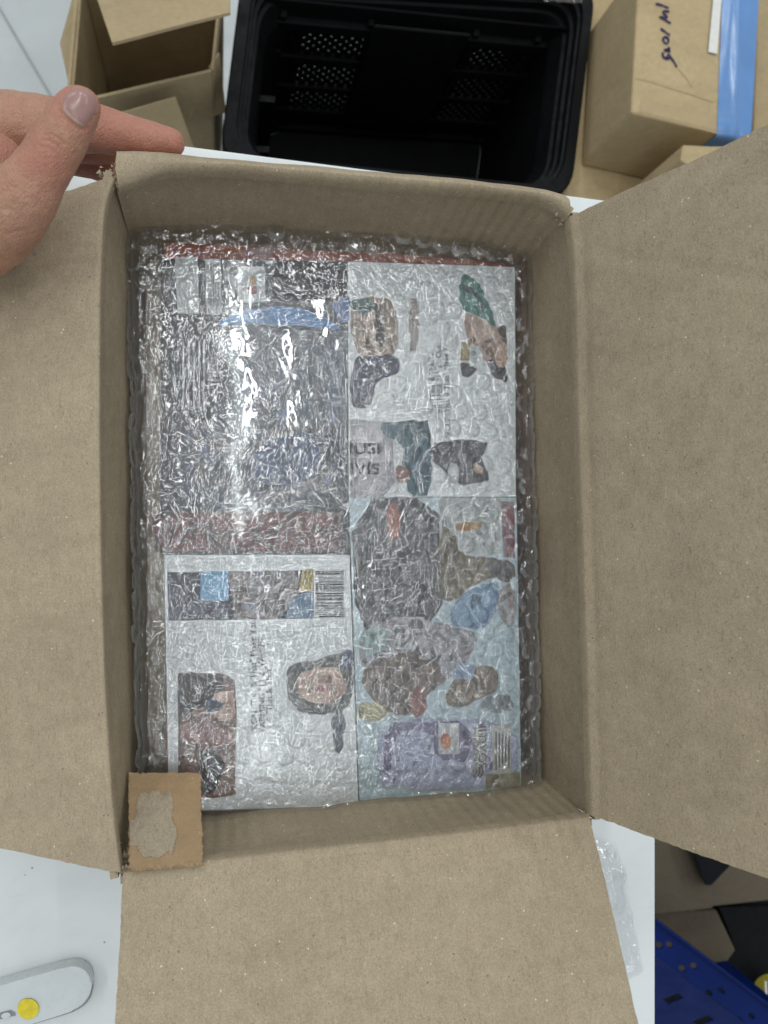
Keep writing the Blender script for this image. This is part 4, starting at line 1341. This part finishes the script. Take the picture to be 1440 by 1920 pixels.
# outer skin only at left, right and near side; far wall is lattice -> keep those faces whose midpoint is not on the far side
far_a, far_b = rimq[0], rimq[1]
eyv = ((rimq[0] - rimq[3]) + (rimq[1] - rimq[2])).normalized(); exv = ((rimq[1] - rimq[0]) + (rimq[2] - rimq[3])).normalized()
keep = []
for f_ in F:
    c = sum((V[i] for i in f_), Vector()) / 4
    e = V[f_[0]] - V[f_[1]]
    on_far = abs((c - (far_a + far_b) / 2).dot(eyv)) < .05 and e.length > .2
    if not on_far: keep.append(f_)
from_py('side_wall', V, keep, M['black'], cr_)
fl_ = rrect(rimq, -.028, zB + .002, .034)
from_py('crate_floor', fl_, [tuple(range(len(fl_)))], M['black'], cr_)
# far wall: ribs, centre plate and lattice panels
A0 = rimq[0] - eyv * .023; wlen = (rimq[1] - rimq[0]).length
def FW(x, z, out_=0.0):
    p = A0 + exv * x + eyv * out_
    return Vector((p.x, p.y, z))
def slab(name, x0, x1, z0, z1, th, mat=M['black'], out_=0.0, bev=.0015):
    bm = bmesh.new()
    hexa(bm, [FW(x0, z1, out_), FW(x1, z1, out_), FW(x1, z1, out_ + th), FW(x0, z1, out_ + th)], [FW(x0, z0, out_), FW(x1, z0, out_), FW(x1, z0, out_ + th), FW(x0, z0, out_ + th)])
    return bm_obj(name, bm, mat, cr_, bevel=bev, seg=1)
slab('centre_plate', wlen * .36, wlen * .66, zB + .05, zR - .030, .004, out_=-.012)
for z in (zR - .052, zR - .115, zR - .178, zR - .235, zB + .012):
    slab('rib', .03, wlen - .03, z - .011, z + .003, .010, out_=-.004, bev=.001)
for x in (.035, wlen * .345, wlen * .675, wlen - .05):
    slab('rib', x, x + .008, zB, zR - .04, .010, out_=-.003, bev=.001)
def lattice(x0, x1, z0, z1):
    V, F = [], []
    pitch = .0135; w = .0027
    k = -int((z1 - z0) / pitch) - 1
    def bar(p, q_):
        d_ = (q_ - p); L = math.hypot(d_[0], d_[1])
        if L < .002: return
        e = np.array([-d_[1], d_[0]]) / L * w
        b0 = len(V)
        for o_ in (0, .003):
            for c_ in (p - e, p + e, q_ + e, q_ - e): V.append(FW(c_[0], c_[1], o_))
        F.extend([(b0, b0 + 1, b0 + 2, b0 + 3), (b0 + 7, b0 + 6, b0 + 5, b0 + 4)] + [(b0 + i, b0 + 4 + i, b0 + 4 + (i + 1) % 4, b0 + (i + 1) % 4) for i in range(4)])
    hh = z1 - z0
    for sgn in (1, -1):
        for k in range(-int(hh / pitch) - 2, int((x1 - x0 + hh) / pitch) + 2):
            xa = x0 + k * pitch
            # line from (xa,z0) to (xa+hh,z1) or mirrored
            pa, pb = (np.array([xa, z0]), np.array([xa + hh, z1])) if sgn > 0 else (np.array([xa, z1]), np.array([xa + hh, z0]))
            t0 = max(0, (x0 - pa[0]) / hh); t1 = min(1, (x1 - pa[0]) / hh)
            if t1 > t0: bar(pa + (pb - pa) * t0, pa + (pb - pa) * t1)
    o_ = from_py('lattice', V, F, M['black'], cr_); return o_
for x0, x1 in ((.043, wlen * .345), (wlen * .683, wlen - .05)):
    for z1, z0 in ((zR - .063, zR - .112), (zR - .126, zR - .175), (zR - .189, zR - .232)):
        lattice(x0, x1, z0, z1)
slab('blank_panel', wlen * .352, wlen * .675, zB + .01, zR - .05, .003, out_=.001)
slab('blank_panel', .004, wlen - .004, zR - .066, zR - .022, .003, out_=.0045)
slab('blank_panel', .004, wlen - .004, zB - .002, zR - .229, .003, out_=.0045)
slab('blank_panel', -.004, .040, zB, zR - .03, .003, out_=.0088)
slab('blank_panel', wlen - .052, wlen + .004, zB, zR - .03, .003, out_=.0088)
# ribs inside the left wall
lft = [rimq[0] + exv * .03, rimq[3] + exv * .03]
for t in (.12, .42, .72):
    p = lft[0] * (1 - t) + lft[1] * t
    bm = bmesh.new()
    prism(bm, [(p + eyv * .004 + exv * .010)[:2], (p - eyv * .004 + exv * .010)[:2], (p - eyv * .004 - exv * .012)[:2], (p + eyv * .004 - exv * .012)[:2]], zB, zR - .10)
    bm_obj('rib', bm, M['black'], cr_)

# clear film bag poking out over the crate's far corner
fb = loose_film('plastic_bag', None, [(1010, -30), (1100, -36), (1090, 6), (1020, 4)], zR + .01, 321, .012, 40)
for v in fb.data.vertices: v.co.z += zR + .008
tag(fb, 'clear plastic bag scrap on the far rim of the black crate', 'plastic bag')

# ================================================================== RIGHT OF THE TABLE, NEAR SIDE
nc, _ = carton_from_top('carton', [(1180, 1560), (1332, 1600), (1338, 1704), (1180, 1722)], -.40, FLOOR_Z, M['kraft_shade'], 'shade-toned carton below the table edge beside the black pouch')
nc2, _ = carton_from_top('carton', [(1322, 1560), (1600, 1600), (1600, 1672), (1322, 1702)], -.43, FLOOR_Z, M['kraft_shade'], 'shade-toned carton behind the black pouch near the right border')
# black pouch
bm = bmesh.new()
hexa(bm, [U(x, y, -.375) for x, y in [(1286, 1560), (1388, 1600), (1366, 1626), (1334, 1660), (1322, 1660)]][::-1],
     [U(x, y, -.396) for x, y in [(1286, 1560), (1388, 1600), (1366, 1626), (1334, 1660), (1322, 1660)]][::-1])
po = bm_obj('pouch', bm, M['black_bag'], None, bevel=.003, seg=2)
tag(po, 'black plastic pouch lying on a carton under the right flap', 'pouch')
bd, _ = carton_from_top('carton', [(1180, 1712), (1344, 1706), (1380, 1782), (1350, 1824), (1180, 1840)], -.47, FLOOR_Z, M['kraft_shade'], 'shade-toned brown carton behind the blue steel beam')
# black bin added to fill the black area behind
bb, _ = carton_from_top('bin', [(1346, 1700), (1620, 1690), (1620, 2000), (1300, 2000), (1300, 1850), (1384, 1782)], -.50, FLOOR_Z, M['black'], 'black bin filling the black area behind the blue beam at the right border', 'bin')
# blue perforated steel beam
be = empty('steel_beam', tuple(U(1330, 1850, -.36)), 'blue perforated steel rack beam below the table edge', 'beam')
zb = -.34
e0, e1 = U(1150, 1662, zb), U(1520, 1940, zb)       # upper (far) edge of the flange
w0 = U(1228, 1794, zb) - U(1228, 1722, zb)
dx = (e1 - e0).normalized(); wy = Vector((dx.y, -dx.x, 0)); wd = abs(w0.dot(wy))
Lb = (e1 - e0).length
def BP(s, t, dz=0.0):
    p = e0 + dx * s + wy * t
    return Vector((p.x, p.y, zb + dz))
def perforated(name, L, Wd, holes, fn, th):
    bm = bmesh.new()
    es = []
    def loop(pts):
        vs = [bm.verts.new((x, y, 0)) for x, y in pts]
        for k in range(len(vs)): es.append(bm.edges.new((vs[k], vs[(k + 1) % len(vs)])))
    loop([(0, 0), (L, 0), (L, Wd), (0, Wd)])
    for h_ in holes: loop(h_)
    bmesh.ops.triangle_fill(bm, edges=es, use_beauty=True)
    for f_ in list(bm.faces):
        c = f_.calc_center_median()
        for h_ in holes:
            hx = sum(p[0] for p in h_) / len(h_); hy = sum(p[1] for p in h_) / len(h_)
            rx = max(abs(p[0] - hx) for p in h_); ry = max(abs(p[1] - hy) for p in h_)
            if abs(c.x - hx) < rx * .98 and abs(c.y - hy) < ry * .98 and all((abs(v.co.x - hx) <= rx * 1.01 and abs(v.co.y - hy) <= ry * 1.01) for v in f_.verts):
                bm.faces.remove(f_); break
    ret = bmesh.ops.extrude_face_region(bm, geom=list(bm.faces))
    for v in ret['geom']:
        if isinstance(v, bmesh.types.BMVert): v.co.z = -th
    for v in bm.verts: v.co = fn(v.co.x, v.co.y, v.co.z)
    return bm_obj(name, bm, M['blue_steel'], be)
def hole_at(px, py, rs, rt):
    p = U(px, py, zb) - e0
    s, t = p.dot(dx), p.dot(wy)
    return [(s + rs * math.cos(k * math.pi / 7), t + rt * math.sin(k * math.pi / 7)) for k in range(14)]
hl = [hole_at(x, y, .0052, .0030) for x, y in [(1236, 1772), (1255, 1771), (1279, 1816), (1301, 1811), (1330, 1861), (1353, 1857), (1386, 1911), (1409, 1905)]]
perforated('flange', Lb, wd, hl, lambda x, y, z: BP(x, y, z), .002)
slots = []
for px, py in ((1265, 1862), (1316, 1912)):
    p = U(px, py, zb - .025) - e0
    s = p.dot(dx)
    slots.append([(s - .005, .024), (s + .005, .024), (s + .005, .046), (s - .005, .046)])
perforated('web', Lb, .10, slots, lambda x, y, z: BP(x, wd + .0005 + y * .78, z - .001 - y * .62), .002)
bm = bmesh.new(); hexa(bm, [BP(0, 0, .006), BP(Lb, 0, .006), BP(Lb, .003, .006), BP(0, .003, .006)], [BP(0, 0, -.003), BP(Lb, 0, -.003), BP(Lb, .003, -.003), BP(0, .003, -.003)])
bm_obj('lip', bm, M['blue_steel'], be, bevel=.001, seg=2)
for s in (.02, Lb - .02):
    p = BP(s, wd * .5)
    bm = bmesh.new(); prism(bm, [(p.x - .015, p.y - .015), (p.x + .015, p.y - .015), (p.x + .015, p.y + .015), (p.x - .015, p.y + .015)], FLOOR_Z, zb - .01)
    bm_obj('post', bm, M['blue_steel'], be)
# yellow roll
rl = empty('label_roll', tuple(U(1448, 1868, -.48)), 'round yellow roll beside the blue beam at the right border', 'roll')
c = U(1450, 1868, -.47)
bm = bmesh.new(); bmesh.ops.create_cone(bm, cap_ends=True, segments=40, radius1=.021, radius2=.021, depth=.028, matrix=Matrix.Translation(c))
bm_obj('roll_body', bm, M['yellow_paper'], rl, bevel=.001, seg=2)
p = U(1437, 1868, -.4555)
from_py('paper_tag', [p + Vector((-.0015, -.019, 0)), p + Vector((.0015, -.019, 0)), p + Vector((.0015, .019, 0)), p + Vector((-.0015, .019, 0))], [(0, 1, 2, 3)], M['white_tape'], rl)
